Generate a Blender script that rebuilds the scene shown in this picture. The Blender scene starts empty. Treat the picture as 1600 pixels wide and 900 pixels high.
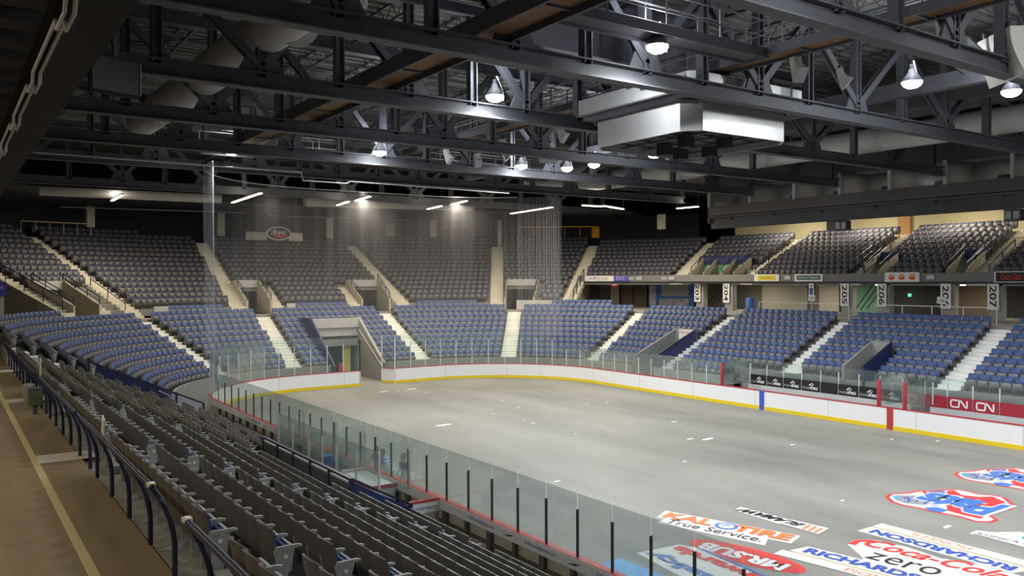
import bpy, math, random
import numpy as np
from mathutils import Vector, Matrix

random.seed(4)
PI = math.pi
scene = bpy.context.scene
COL = scene.collection

# ------------------------------------------------------------------ camera
CX, CY, CZ = -24.8638, -22.6881, 7.3652
YAW, PITCH, ROLL, FPX = .60268, -.0108, -.0036, 1296.5
_fw = Vector((math.sin(YAW) * math.cos(PITCH), math.cos(YAW) * math.cos(PITCH), math.sin(PITCH)))
_r0 = Vector((math.cos(YAW), -math.sin(YAW), 0))
_u0 = _r0.cross(_fw)
_rt = _r0 * math.cos(ROLL) + _u0 * math.sin(ROLL)
_up = _u0 * math.cos(ROLL) - _r0 * math.sin(ROLL)
cam_data = bpy.data.cameras.new('camera')
cam_data.sensor_width = 36
cam_data.lens = FPX / 1600 * 36
cam_data.clip_start = .05
cam_data.clip_end = 400
cam = bpy.data.objects.new('camera', cam_data)
COL.objects.link(cam)
m = Matrix((_rt, _up, -_fw)).transposed().to_4x4()
m.translation = (CX, CY, CZ)
cam.matrix_world = m
scene.camera = cam


def W(px, py, **k):
    """the point of a real plane (X=, Y= or Z=) that the photo shows at a pixel"""
    d = _fw + _rt * ((px - 800) / FPX) - _up * ((py - 450) / FPX)
    a, v = list(k.items())[0]
    i = 'XYZ'.index(a)
    t = (v - (CX, CY, CZ)[i]) / d[i]
    return Vector((CX, CY, CZ)) + d * t


def PX(p):
    q = Vector(p) - Vector((CX, CY, CZ))
    d = q.dot(_fw)
    if d < .1:
        return (-1e4, -1e4, d)
    return (800 + FPX * q.dot(_rt) / d, 450 - FPX * q.dot(_up) / d, d)


# ------------------------------------------------------------------ world, exposure
scene.view_settings.view_transform = 'Standard'
scene.view_settings.look = 'None'
scene.view_settings.gamma = 1
scene.view_settings.use_curve_mapping = False
scene.view_settings.exposure = 0.0
try:
    scene.cycles.use_denoising = True
    scene.cycles.transparent_max_bounces = 40
    scene.cycles.max_bounces = 6
    scene.cycles.sample_clamp_indirect = 4
except Exception:
    pass
world = bpy.data.worlds.new('world')
scene.world = world
world.use_nodes = True
world.node_tree.nodes['Background'].inputs[0].default_value = (.62, .68, .8, 1)
world.node_tree.nodes['Background'].inputs[1].default_value = .07
LAMP_W = 2350      # watts of one arena lamp
ROOF_FILL = .10      # lamp share given to an added point light that brightens the roof
WARM_W = 760       # watts of one concourse tube light


# ------------------------------------------------------------------ materials
def mat(name, col, rough=.6, metal=0., var=.12, scale=6., bump=0., emit=None, estr=0., spec=.4):
    m = bpy.data.materials.new(name)
    m.use_nodes = True
    nt = m.node_tree
    b = nt.nodes['Principled BSDF']
    b.inputs['Roughness'].default_value = rough
    b.inputs['Metallic'].default_value = metal
    b.inputs['Specular IOR Level'].default_value = spec
    c = (*col, 1) if len(col) == 3 else col
    tc = nt.nodes.new('ShaderNodeTexCoord')
    no = nt.nodes.new('ShaderNodeTexNoise')
    no.inputs['Scale'].default_value = scale
    no.inputs['Detail'].default_value = 4
    nt.links.new(tc.outputs['Object'], no.inputs['Vector'])
    mx = nt.nodes.new('ShaderNodeMix')
    mx.data_type = 'RGBA'
    mx.inputs['A'].default_value = tuple(max(0, v * (1 - var)) for v in c[:3]) + (1,)
    mx.inputs['B'].default_value = tuple(min(1, v * (1 + var)) for v in c[:3]) + (1,)
    nt.links.new(no.outputs['Fac'], mx.inputs['Factor'])
    nt.links.new(mx.outputs['Result'], b.inputs['Base Color'])
    if bump:
        bp = nt.nodes.new('ShaderNodeBump')
        bp.inputs['Strength'].default_value = bump
        bp.inputs['Distance'].default_value = .02
        nt.links.new(no.outputs['Fac'], bp.inputs['Height'])
        nt.links.new(bp.outputs['Normal'], b.inputs['Normal'])
    if emit:
        b.inputs['Emission Color'].default_value = (*emit, 1)
        b.inputs['Emission Strength'].default_value = estr
    return m


def srgb(r, g, b):
    f = lambda v: (v / 255 / 12.92) if v / 255 <= .04045 else ((v / 255 + .055) / 1.055) ** 2.4
    return (f(r), f(g), f(b))


M = {}
M['seat'] = mat('seat_plastic', (.122, .114, .103), .42, var=.06, scale=9, spec=.5)
M['seat_arm'] = mat('seat_arm_plastic', (.36, .36, .37), .4, var=.05)
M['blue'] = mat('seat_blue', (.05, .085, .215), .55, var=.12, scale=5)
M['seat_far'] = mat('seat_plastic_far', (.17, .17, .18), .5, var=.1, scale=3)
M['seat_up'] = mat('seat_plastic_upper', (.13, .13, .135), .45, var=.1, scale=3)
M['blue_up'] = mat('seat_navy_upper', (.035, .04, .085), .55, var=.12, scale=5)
M['concrete'] = mat('terrace_concrete', (.24, .235, .22), .85, var=.2, scale=2, bump=.1)
M['stair'] = mat('stair_paint', (.76, .76, .73), .6, var=.08, scale=8)
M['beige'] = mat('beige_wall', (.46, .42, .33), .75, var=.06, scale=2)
M['cream'] = mat('cream_paint', (.84, .80, .66), .7, var=.04)
M['grey_wall'] = mat('grey_wall', (.30, .30, .29), .8, var=.08)
M['pale_grey'] = mat('pale_grey_paint', (.50, .51, .50), .6, var=.05)
M['white'] = mat('board_white', (.84, .83, .83), .35, var=.02)
M['yellow'] = mat('kick_yellow', (.80, .58, .02), .45, var=.06)
M['red'] = mat('cap_red', (.45, .05, .055), .4, var=.05)
M['redpad'] = mat('pad_red', (.36, .025, .045), .5, var=.05)
M['bluepaint'] = mat('line_blue', (.06, .10, .50), .4, var=.05)
M['navy'] = mat('rail_navy', (.018, .022, .06), .4, var=.1)
M['navyp'] = mat('panel_navy', (.02, .03, .11), .5, var=.1)
M['steel'] = mat('dark_truss_steel', (.085, .087, .10), .6, .0, var=.25, scale=2)
M['galv'] = mat('galvanised', (.58, .58, .58), .5, .15, var=.1)
M['alu'] = mat('aluminium', (.72, .72, .72), .45, .15, var=.05)
M['postdark'] = mat('dark_upright', (.07, .07, .07), .45, .4)
M['black'] = mat('black_cloth', (.030, .030, .040), .95, var=.4, scale=3)
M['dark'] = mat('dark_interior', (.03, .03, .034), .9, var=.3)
M['soffit'] = mat('dark_soffit', (.085, .085, .098), .8, var=.3, scale=1.5)
M['duct'] = mat('duct_sheet', (.46, .45, .43), .6, .0, var=.1, scale=2)
M['box'] = mat('scoreboard_metal', (.50, .50, .49), .35, .55, var=.06, scale=1.5)
M['horn'] = mat('horn_shell', (.62, .60, .54), .5, var=.08)
M['wood'] = mat('catwalk_wood', (.17, .09, .04), .7, var=.5, scale=3)
M['orange'] = mat('orange_paint', (.75, .36, .04), .5)
M['paper'] = mat('sign_white', (.78, .78, .78), .5, var=.03)
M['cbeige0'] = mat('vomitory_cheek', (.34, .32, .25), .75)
M['greenlit'] = mat('green_lit_wall', (.20, .42, .28), .7)  # green light of the stairwells, put into the wall colour
M['kiosk'] = mat('kiosk_blue', (.05, .17, .50), .5)
M['shutter'] = mat('shutter_grey', (.42, .42, .42), .5)
M['brownw'] = mat('brown_wall', (.13, .10, .075), .8, var=.2)
M['text_blue'] = mat('ink_blue', (.03, .08, .40), .5, var=.02)
M['text_black'] = mat('ink_black', (.015, .015, .015), .5, var=.02)
M['text_red'] = mat('ink_red', (.75, .03, .02), .5, var=.02)
M['text_orange'] = mat('ink_orange', (.85, .20, .05), .5, var=.02)
M['text_white'] = mat('ink_white', (.85, .85, .85), .5, var=.02)
M['ink_tan'] = mat('ink_tan', (.50, .42, .22), .6)
M['ink_grey'] = mat('ink_grey', (.42, .43, .48), .6)
M['decal_white'] = mat('decal_white', (.76, .76, .75), .45, var=.03)
M['decal_red'] = mat('decal_red', (.72, .05, .05), .45, var=.05)
M['decal_blue'] = mat('decal_blue', (.07, .18, .52), .45, var=.05)
M['sky_blue'] = mat('decal_light_blue', (.08, .36, .75), .45)
M['patch'] = mat('patch_white', (.95, .95, .95), .3, var=.05)  # near-white colour of the small flat shapes on the rink floor
M['tv'] = mat('tv_screen', (.03, .028, .02), .25, var=.2)
M['skin'] = mat('skin', (.55, .33, .24), .6)
M['hair'] = mat('hair', (.10, .06, .035), .7)
M['jeans'] = mat('trousers_grey', (.40, .40, .42), .8)
M['shirt'] = mat('shirt_navy', (.05, .10, .26), .8)
M['lamp'] = mat('lamp_lens', (1, 1, 1), .5, emit=(.94, .97, 1.0), estr=70, var=0)
M['warm'] = mat('tube_glow', (1, 1, 1), .5, emit=(1.0, .88, .62), estr=11, var=0)
M['coolled'] = mat('exit_glow', (.2, .02, .02), .5, emit=(1, .12, .12), estr=2.2)
M['greenled'] = mat('green_exit_glow', (.02, .2, .05), .5, emit=(.1, 1, .3), estr=2.0)


def striped_shirt():
    m = mat('shirt_striped', (.45, .6, .8), .8)
    nt = m.node_tree
    b = nt.nodes['Principled BSDF']
    w = nt.nodes.new('ShaderNodeTexWave')
    w.bands_direction = 'Z'
    w.inputs['Scale'].default_value = 3.2
    w.inputs['Distortion'].default_value = .3
    cr = nt.nodes.new('ShaderNodeValToRGB')
    cr.color_ramp.interpolation = 'CONSTANT'
    cr.color_ramp.elements[0].color = (.72, .80, .88, 1)
    cr.color_ramp.elements[1].color = (.10, .26, .55, 1)
    cr.color_ramp.elements[1].position = .5
    tc = nt.nodes.new('ShaderNodeTexCoord')
    nt.links.new(tc.outputs['Object'], w.inputs['Vector'])
    nt.links.new(w.outputs['Fac'], cr.inputs['Fac'])
    nt.links.new(cr.outputs['Color'], b.inputs['Base Color'])
    return m


M['striped'] = striped_shirt()


def rink_floor():
    m = bpy.data.materials.new('rink_concrete')
    m.use_nodes = True
    nt = m.node_tree
    b = nt.nodes['Principled BSDF']
    b.inputs['Specular IOR Level'].default_value = .5
    tc = nt.nodes.new('ShaderNodeTexCoord')
    mp = nt.nodes.new('ShaderNodeMapping')
    mp.inputs['Scale'].default_value = (1, .35, 1)
    mp.inputs['Rotation'].default_value = (0, 0, .5)
    nt.links.new(tc.outputs['Object'], mp.inputs['Vector'])
    n1 = nt.nodes.new('ShaderNodeTexNoise')
    n1.inputs['Scale'].default_value = .22
    n1.inputs['Detail'].default_value = 9
    n1.inputs['Roughness'].default_value = .62
    nt.links.new(mp.outputs['Vector'], n1.inputs['Vector'])
    cr = nt.nodes.new('ShaderNodeValToRGB')
    cr.color_ramp.elements[0].position = .32
    cr.color_ramp.elements[0].color = (.165, .165, .15, 1)
    cr.color_ramp.elements[1].position = .68
    cr.color_ramp.elements[1].color = (.315, .305, .27, 1)
    nt.links.new(n1.outputs['Fac'], cr.inputs['Fac'])
    nt.links.new(cr.outputs['Color'], b.inputs['Base Color'])
    r = nt.nodes.new('ShaderNodeMapRange')
    r.inputs['To Min'].default_value = .42
    r.inputs['To Max'].default_value = .62
    nt.links.new(n1.outputs['Fac'], r.inputs['Value'])
    nt.links.new(r.outputs['Result'], b.inputs['Roughness'])
    return m


M['rink'] = rink_floor()


def concourse_floor():
    m = mat('concourse_concrete', (.24, .18, .10), .6, var=.45, scale=.9)
    nt = m.node_tree
    no = [n for n in nt.nodes if n.type == 'TEX_NOISE'][0]
    mp = nt.nodes.new('ShaderNodeMapping')
    mp.inputs['Scale'].default_value = (2.6, .25, 1)
    tc = [n for n in nt.nodes if n.type == 'TEX_COORD'][0]
    nt.links.new(tc.outputs['Object'], mp.inputs['Vector'])
    nt.links.new(mp.outputs['Vector'], no.inputs['Vector'])
    return m


M['concourse'] = concourse_floor()


def glass_mat(name, tint, gl):
    m = bpy.data.materials.new(name)
    m.use_nodes = True
    nt = m.node_tree
    nt.nodes.remove(nt.nodes['Principled BSDF'])
    out = nt.nodes['Material Output']
    t = nt.nodes.new('ShaderNodeBsdfTransparent')
    t.inputs[0].default_value = (*tint, 1)
    g = nt.nodes.new('ShaderNodeBsdfGlossy')
    g.inputs['Roughness'].default_value = .12
    d = nt.nodes.new('ShaderNodeBsdfDiffuse')
    d.inputs[0].default_value = (.62, .74, .70, 1)
    a = nt.nodes.new('ShaderNodeMixShader')
    fr = nt.nodes.new('ShaderNodeFresnel')
    fr.inputs['IOR'].default_value = 1.45
    ml = nt.nodes.new('ShaderNodeMath')
    ml.operation = 'MULTIPLY'
    ml.inputs[1].default_value = .5
    nt.links.new(fr.outputs[0], ml.inputs[0])
    nt.links.new(ml.outputs[0], a.inputs[0])
    nt.links.new(t.outputs[0], a.inputs[1])
    nt.links.new(g.outputs[0], a.inputs[2])
    c = nt.nodes.new('ShaderNodeMixShader')
    c.inputs[0].default_value = gl
    nt.links.new(a.outputs[0], c.inputs[1])
    nt.links.new(d.outputs[0], c.inputs[2])
    nt.links.new(c.outputs[0], out.inputs[0])
    return m


M['glass'] = glass_mat('acrylic_glass', (.925, .965, .95), .05)
M['suite_glass'] = glass_mat('suite_glass', (.7, .72, .76), .03)


def net_mat():
    m = bpy.data.materials.new('safety_net')
    m.use_nodes = True
    nt = m.node_tree
    nt.nodes.remove(nt.nodes['Principled BSDF'])
    out = nt.nodes['Material Output']
    t = nt.nodes.new('ShaderNodeBsdfTransparent')
    d = nt.nodes.new('ShaderNodeBsdfDiffuse')
    d.inputs[0].default_value = (.55, .56, .62, 1)
    tl = nt.nodes.new('ShaderNodeBsdfTranslucent')
    tl.inputs[0].default_value = (.55, .56, .62, 1)
    ad = nt.nodes.new('ShaderNodeMixShader')
    ad.inputs[0].default_value = .5
    nt.links.new(d.outputs[0], ad.inputs[1])
    nt.links.new(tl.outputs[0], ad.inputs[2])
    x = nt.nodes.new('ShaderNodeMixShader')
    x.inputs[0].default_value = .14
    # threads thin out unevenly across the sheet
    tc = nt.nodes.new('ShaderNodeTexCoord')
    mp = nt.nodes.new('ShaderNodeMapping')
    mp.inputs['Scale'].default_value = (1.6, 1.6, .05)
    no = nt.nodes.new('ShaderNodeTexNoise')
    no.inputs['Scale'].default_value = 1.2
    mr = nt.nodes.new('ShaderNodeMapRange')
    mr.inputs['To Min'].default_value = .02
    mr.inputs['To Max'].default_value = .20
    nt.links.new(tc.outputs['Object'], mp.inputs['Vector'])
    nt.links.new(mp.outputs['Vector'], no.inputs['Vector'])
    nt.links.new(no.outputs['Fac'], mr.inputs['Value'])
    nt.links.new(mr.outputs['Result'], x.inputs[0])
    nt.links.new(t.outputs[0], x.inputs[1])
    nt.links.new(ad.outputs[0], x.inputs[2])
    nt.links.new(x.outputs[0], out.inputs[0])
    return m


M['net'] = net_mat()
M['net_thick'] = net_mat()
for _n in M['net_thick'].node_tree.nodes:
    if _n.type == 'MAP_RANGE':
        _n.inputs['To Min'].default_value = .0
        _n.inputs['To Max'].default_value = .30


# ------------------------------------------------------------------ mesh builder
class MB:
    def __init__(s):
        s.v, s.f, s.m = [], [], []

    def add(s, vs, fs, mi=0):
        o = len(s.v)
        s.v += [tuple(v) for v in vs]
        s.f += [tuple(i + o for i in f) for f in fs]
        s.m += [mi] * len(fs)
        return s

    def box(s, c, size, X=(1, 0, 0), Y=(0, 1, 0), Z=(0, 0, 1), mi=0):
        c, X, Y, Z = Vector(c), Vector(X), Vector(Y), Vector(Z)
        a, b, d = size[0] / 2, size[1] / 2, size[2] / 2
        vs = [c + X * (i * a) + Y * (j * b) + Z * (k * d) for k in (-1, 1) for j in (-1, 1) for i in (-1, 1)]
        return s.add(vs, [(0, 2, 3, 1), (4, 5, 7, 6), (0, 1, 5, 4), (2, 6, 7, 3), (0, 4, 6, 2), (1, 3, 7, 5)], mi)

    def bb(s, x0, x1, y0, y1, z0, z1, mi=0):
        return s.box(((x0 + x1) / 2, (y0 + y1) / 2, (z0 + z1) / 2), (abs(x1 - x0), abs(y1 - y0), abs(z1 - z0)), mi=mi)

    def beam(s, a, b, w, h, mi=0, up=(0, 0, 1)):
        a, b = Vector(a), Vector(b)
        d = (b - a)
        L = d.length
        if L < 1e-5:
            return s
        d /= L
        u = Vector(up)
        if abs(d.dot(u)) > .98:
            u = Vector((0, 1, 0)) if abs(d.y) < .9 else Vector((1, 0, 0))
        x = d.cross(u).normalized()
        z = x.cross(d)
        return s.box((a + b) / 2, (w, L, h), x, d, z, mi)

    def tube(s, pts, r, n=8, mi=0, cap=True):
        pts = [Vector(p) for p in pts]
        rs = r if isinstance(r, (list, tuple)) else [r] * len(pts)
        rings = []
        for i, p in enumerate(pts):
            d = (pts[min(i + 1, len(pts) - 1)] - pts[max(i - 1, 0)]).normalized()
            u = Vector((0, 0, 1)) if abs(d.z) < .9 else Vector((0, 1, 0))
            x = d.cross(u).normalized()
            z = x.cross(d)
            rings.append([p + x * (rs[i] * math.cos(2 * PI * k / n)) + z * (rs[i] * math.sin(2 * PI * k / n)) for k in range(n)])
        vs = [v for r_ in rings for v in r_]
        fs = []
        for i in range(len(pts) - 1):
            for k in range(n):
                a, b = i * n + k, i * n + (k + 1) % n
                fs.append((a, b, b + n, a + n))
        if cap:
            fs.append(tuple(range(n))[::-1])
            fs.append(tuple((len(pts) - 1) * n + k for k in range(n)))
        return s.add(vs, fs, mi)

    def prism(s, poly, z0, z1, O=(0, 0, 0), X=(1, 0, 0), Y=(0, 1, 0), Z=(0, 0, 1), mi=0):
        O, X, Y, Z = Vector(O), Vector(X), Vector(Y), Vector(Z)
        n = len(poly)
        vs = [O + X * p[0] + Y * p[1] + Z * z for z in (z0, z1) for p in poly]
        fs = [tuple(range(n))[::-1], tuple(range(n, 2 * n))]
        fs += [(i, (i + 1) % n, (i + 1) % n + n, i + n) for i in range(n)]
        return s.add(vs, fs, mi)

    def build(s, name, mats, parent=None, smooth=False):
        me = bpy.data.meshes.new(name)
        me.from_pydata(s.v, [], s.f)
        for mm in (mats if isinstance(mats, (list, tuple)) else [mats]):
            me.materials.append(mm)
        if len(set(s.m)) > 1 or (s.m and s.m[0]):
            me.polygons.foreach_set('material_index', s.m)
        if smooth:
            me.polygons.foreach_set('use_smooth', [True] * len(me.polygons))
            try:
                me.set_sharp_from_angle(angle=math.radians(40))
            except Exception:
                pass
        me.update()
        o = bpy.data.objects.new(name, me)
        COL.objects.link(o)
        if parent:
            o.parent = parent
        return o


def empty(name, loc=(0, 0, 0), rz=0):
    o = bpy.data.objects.new(name, None)
    o.empty_display_size = .1
    COL.objects.link(o)
    o.location = loc
    o.rotation_euler = (0, 0, rz)
    return o


def tag(o, label, cat, group=None, kind=None):
    o['label'] = label
    o['category'] = cat
    if group:
        o['group'] = group
    if kind:
        o['kind'] = kind
    return o


def struct(o):
    o['kind'] = 'structure'
    return o


def copy_tree(o, parent=None):
    c = o.copy()
    COL.objects.link(c)
    if parent:
        c.parent = parent
    for ch in o.children:
        copy_tree(ch, c)
    return c


ORD = ['first', 'second', 'third', 'fourth', 'fifth', 'sixth', 'seventh', 'eighth', 'ninth', 'tenth', 'eleventh', 'twelfth',
       'thirteenth', 'fourteenth', 'fifteenth', 'sixteenth', 'seventeenth', 'eighteenth', 'nineteenth', 'twentieth']
ORD += ['twenty-' + o for o in ORD[:9]] + ['thirtieth'] + ['thirty-' + o for o in ORD[:9]] + ['fortieth'] + ['forty-' + o for o in ORD[:9]] + ['fiftieth'] + ['fifty-' + o for o in ORD[:9]]


def text(name, body, O, X, Y, width, height, m, parent=None, lift=.004, depth=.002, shear=0, bold=0.):
    """flat lettering laid on a surface: O lower-left corner, X reading direction, Y up direction"""
    cu = bpy.data.curves.new(name, 'FONT')
    cu.body = body
    cu.size = 1
    cu.resolution_u = 3
    cu.offset = bold
    cu.shear = shear
    t = bpy.data.objects.new(name, cu)
    COL.objects.link(t)
    dg = bpy.context.evaluated_depsgraph_get()
    dg.update()
    me = bpy.data.meshes.new_from_object(t.evaluated_get(dg))
    bpy.data.objects.remove(t)
    xs = [v.co.x for v in me.vertices]
    ys = [v.co.y for v in me.vertices]
    x0, x1, y0, y1 = min(xs), max(xs), min(ys), max(ys)
    O, X, Y = Vector(O), Vector(X).normalized(), Vector(Y)
    Y = (Y - X * Y.dot(X)).normalized()
    Z = X.cross(Y)
    for v in me.vertices:
        a = (v.co.x - x0) / (x1 - x0) * width
        b = (v.co.y - y0) / (y1 - y0) * height
        v.co = O + X * a + Y * b + Z * (lift + depth)
    me.materials.clear()
    me.materials.append(m)
    me.name = name
    o = bpy.data.objects.new(name, me)
    COL.objects.link(o)
    if parent:
        o.parent = parent
    return o


# ------------------------------------------------------------------ the ring that boards, rows and decks follow
HW, HL, RR = 12.95, 30.48, 8.53
Y0 = -27.0
LS = 21.95 - Y0
LA = RR * PI / 2
T1_, T2_, T3_, T4_ = LS, LS + LA, LS + LA + 8.84, LS + 2 * LA + 8.84
TT = T4_ + LS


def base(t):
    if t < T1_:
        return (HW, Y0 + t, 1., 0.)
    if t < T2_:
        th = (t - T1_) / RR
        return (4.42 + RR * math.cos(th), 21.95 + RR * math.sin(th), math.cos(th), math.sin(th))
    if t < T3_:
        return (4.42 - (t - T2_), HL, 0., 1.)
    if t < T4_:
        th = PI / 2 + (t - T3_) / RR
        return (-4.42 + RR * math.cos(th), 21.95 + RR * math.sin(th), math.cos(th), math.sin(th))
    return (-HW, 21.95 - (t - T4_), -1., 0.)


def at(t, d, z=0.):
    x, y, nx, ny = base(t)
    return Vector((x + nx * d, y + ny * d, z))


def frame(t):
    """tangent (towards growing t), outward normal"""
    x, y, nx, ny = base(t)
    return Vector((-ny, nx, 0)), Vector((nx, ny, 0))


def tR(Y):
    return Y - Y0


def tdeg(a):
    return T1_ + math.radians(a) * RR if a <= 90 else T3_ + math.radians(a - 90) * RR


def tX(X):
    def f(d):
        if X > 4.42:
            return T1_ + RR * math.acos((X - 4.42) / (RR + d))
        if X < -4.42:
            return T3_ + RR * math.asin((-X - 4.42) / (RR + d))
        return T2_ + 4.42 - X
    return f


def tL(Y):
    return T4_ + 21.95 - Y


def cst(v):
    return lambda d: v


def slen(t, d):
    k = (RR + d) / RR
    L = min(t, T1_)
    if t > T1_:
        L += (min(t, T2_) - T1_) * k
    if t > T2_:
        L += min(t, T3_) - T2_
    if t > T3_:
        L += (min(t, T4_) - T3_) * k
    if t > T4_:
        L += t - T4_
    return L


def tinv(L, d):
    k = (RR + d) / RR
    for a, b, s in ((0, T1_, 1), (T1_, T2_, k), (T2_, T3_, 1), (T3_, T4_, k), (T4_, TT, 1)):
        w = (b - a) * s
        if L <= w:
            return a + L / s
        L -= w
    return TT


def samples(t0, t1, step=.9):
    n = max(1, int(math.ceil((t1 - t0) / step)))
    ts = [t0 + (t1 - t0) * i / n for i in range(n + 1)]
    for b in (T1_, T2_, T3_, T4_):
        if t0 < b < t1:
            ts.append(b)
    return sorted(ts)


def sweep(mb, prof, t0, t1, step=.9, mi=0, closed=True):
    """sweep a closed (offset, z) profile along the ring"""
    ts = samples(t0, t1, step)
    n = len(prof)
    vs = [at(t, d, z) for t in ts for d, z in prof]
    fs = []
    for i in range(len(ts) - 1):
        for k in range(n if closed else n - 1):
            a, b = i * n + k, i * n + (k + 1) % n
            fs.append((a, b, b + n, a + n))
    if closed:
        fs.append(tuple(range(n)))
        fs.append(tuple((len(ts) - 1) * n + k for k in range(n))[::-1])
    mb.add(vs, fs, mi)


def rect(d0, d1, z0, z1):
    return [(d0, z0), (d1, z0), (d1, z1), (d0, z1)]
# ------------------------------------------------------------------ ground and rink floor
g = MB().bb(-60, 60, -60, 80, -.35, -.05)
struct(g.build('floor', M['concrete']))
poly = [tuple(at(t, .04)[:2]) for t in samples(0, TT, .7)]
struct(MB().prism(poly, -.04, 0.0).build('floor_rink', M['rink']))
ap = MB()
sweep(ap, rect(.04, 2.4, -.05, 0.0), 0, TT, .8)
struct(ap.build('floor_walkway', M['concrete']))
tun = MB().bb(-3.2, 1.7, 30.5, 43, -.045, .004)
struct(tun.build('floor_tunnel', M['concrete']))

# ------------------------------------------------------------------ lower bowl
LZ, LD, LO, LH = 1.0, .765, 2.0, .37


def lz(r):
    return LZ + LH * r


T_LSTART = tR(-14.0)
T_LEND = tL(18.2)
LOW_AISLES = [cst(tR(-10.0)), cst(tR(-.8)), cst(tR(8.5)), cst(tR(17.6)), cst(tdeg(15)), cst(tdeg(51)), tX(5.3), tX(-4.8),
              cst(tdeg(121))]
TUN = (tX(1.5)(0), tX(-2.3)(0))
EX1 = (tR(18.15), tR(20.3))
EX2 = (tR(3.5), tR(4.85))


def low_ban(t, r):
    if TUN[0] < t < TUN[1] and r <= 4:
        return True
    if (EX1[0] < t < EX1[1] or EX2[0] < t < EX2[1]) and r <= 4:
        return True
    if t < tR(12) and r < 2:
        return True
    return False


ter = MB()
for r in range(10):
    d0, d1, z = LO + LD * r, LO + LD * (r + 1), lz(r)
    cuts = sorted([T_LSTART, T_LEND, TUN[0], TUN[1], *EX1, *EX2, tR(12)])
    for a, b in zip(cuts[:-1], cuts[1:]):
        if not low_ban((a + b) / 2, r):
            sweep(ter, rect(d0, d1 + .03, z - .5, z), a, b, .9)
struct(ter.build('floor_lower_terrace', M['concrete']))
wk = MB()
sweep(wk, rect(LO + LD * 10, 11.62, 4.2, 4.7), T_LSTART, tdeg(140), .9)
sweep(wk, rect(11.62, 20.4, 4.2, 4.7), T_LSTART, tdeg(39), .9)
struct(wk.build('floor_upper_walkway', M['concrete']))
fw_ = MB()
for a, b in ((tR(12), EX1[0]), (EX1[1], TUN[0]), (TUN[1], T_LEND)):
    sweep(fw_, rect(LO - .12, LO + .02, 0, lz(0) + .35), a, b, .9)
sweep(fw_, rect(LO + 2 * LD - .12, LO + 2 * LD + .02, 0, lz(2)), T_LSTART, tR(12), .9)
struct(fw_.build('wall_bowl_front', M['grey_wall']))

# near side bowl (lower, straight)
NZ, NO, ND, NH = .35, 13.85, .70, .311
N_LEFT_END = 17.0
nb = MB()
for i in range(12):
    y1 = N_LEFT_END
    nb.bb(-(NO + ND * (i + 1) + (.36 if i == 11 else .03)), -(NO + ND * i), -26, y1, NZ + NH * i - .5, NZ + NH * i)
struct(nb.build('floor_near_terrace', M['concrete']))
nc = MB().bb(-40, -22.60, -26, 40, 3.4, 3.85)
struct(nc.build('floor_concourse', M['concourse']))
ln = MB().bb(-23.45, -23.33, -26, 32, 3.848, 3.853)
struct(ln.build('trim_1', mat('floor_line_yellow', (.58, .50, .26), .6, var=.1)))
lb = MB()
for y in (-4.0, 5.6, 15.2):
    lb.bb(-23.33, -22.32, y - .42, y + .42, 3.848, 3.853)
struct(lb.build('trim_2', mat('floor_band_white', (.62, .60, .54), .6, var=.12)))
sw = MB().bb(-23.5, -13.9, N_LEFT_END, N_LEFT_END + .16, 0, .6)
struct(sw.build('wall_near_end', M['grey_wall']))
# aisle floor between the near block and the corner block
cf = MB()
for i in range(10):
    X0_ = HW + LO + LD * i
    cf.bb(-(X0_ + LD), -X0_, 17.17, 18.18, .0, LZ + LH * i + .02)
    cf.bb(-(X0_ + LD), -(X0_ + LD / 2), 17.17, 18.18, LZ + LH * i, LZ + LH * i + .2)
o = cf.build('corner_aisle_stairs', M['stair'])
tag(o, 'white stepped aisle between the long near seat block and the blue corner block', 'stairs')

# ------------------------------------------------------------------ upper deck
UZ, UD, UO, UH = 5.3, .82, 11.6, .395


def uz(k):
    return UZ + UH * k


T_E = tdeg(38)
T_UEND = tdeg(134.6)
T_USTART = tR(-6.0)
UP_AISLES = [cst(tR(3.7)), cst(tR(12.2)), cst(tR(21.7)), cst(tdeg(16)), cst(tdeg(38)), cst(tdeg(56)), tX(8.1), tX(-6.0),
             cst(tdeg(118.5)), cst(tdeg(133.6))]
SHORT = [tX(3.7), tX(-2.9), cst(tdeg(124.6))]           # short stairs on the other side of a vomitory (rows 0 to 3)
VOM = [(tX(6.9)(12), tX(4.35)(12)), (tX(-3.4)(12), tX(-5.3)(12)), (tdeg(46.6), tdeg(53.9)), (tdeg(125.8), tdeg(132))]


VOM2 = [(tdeg(16) - 1.55, tdeg(16) - .5), (tR(21.7) + .65, tR(21.7) + 1.7), (tR(12.2) - 1.9, tR(12.2) - .65), (tR(3.7) + .65, tR(3.7) + 1.9)]


def up_ban(t, k):
    if t < T_E and k < 5:
        return True
    if 5 <= k <= 7:
        for a, b in VOM2:
            if a < t < b:
                return True
    if k <= 3:
        for a, b in VOM:
            if a < t < b:
                return True
    return False


ut = MB()
for k in range(14):
    d0, d1, z = UO + UD * k, UO + UD * (k + 1), uz(k)
    cuts = sorted([T_USTART, T_UEND, T_E] + [x for v in VOM + VOM2 for x in v])
    for a, b in zip(cuts[:-1], cuts[1:]):
        if not up_ban((a + b) / 2, k):
            sweep(ut, rect(d0, d1 + .03, z - .45, z), a, b, .9)
sweep(ut, rect(UO + UD * 14, UO + UD * 17, uz(13) - .2, uz(13) + .1), T_USTART, T_UEND, .9)
struct(ut.build('floor_upper_terrace', M['concrete']))

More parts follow.
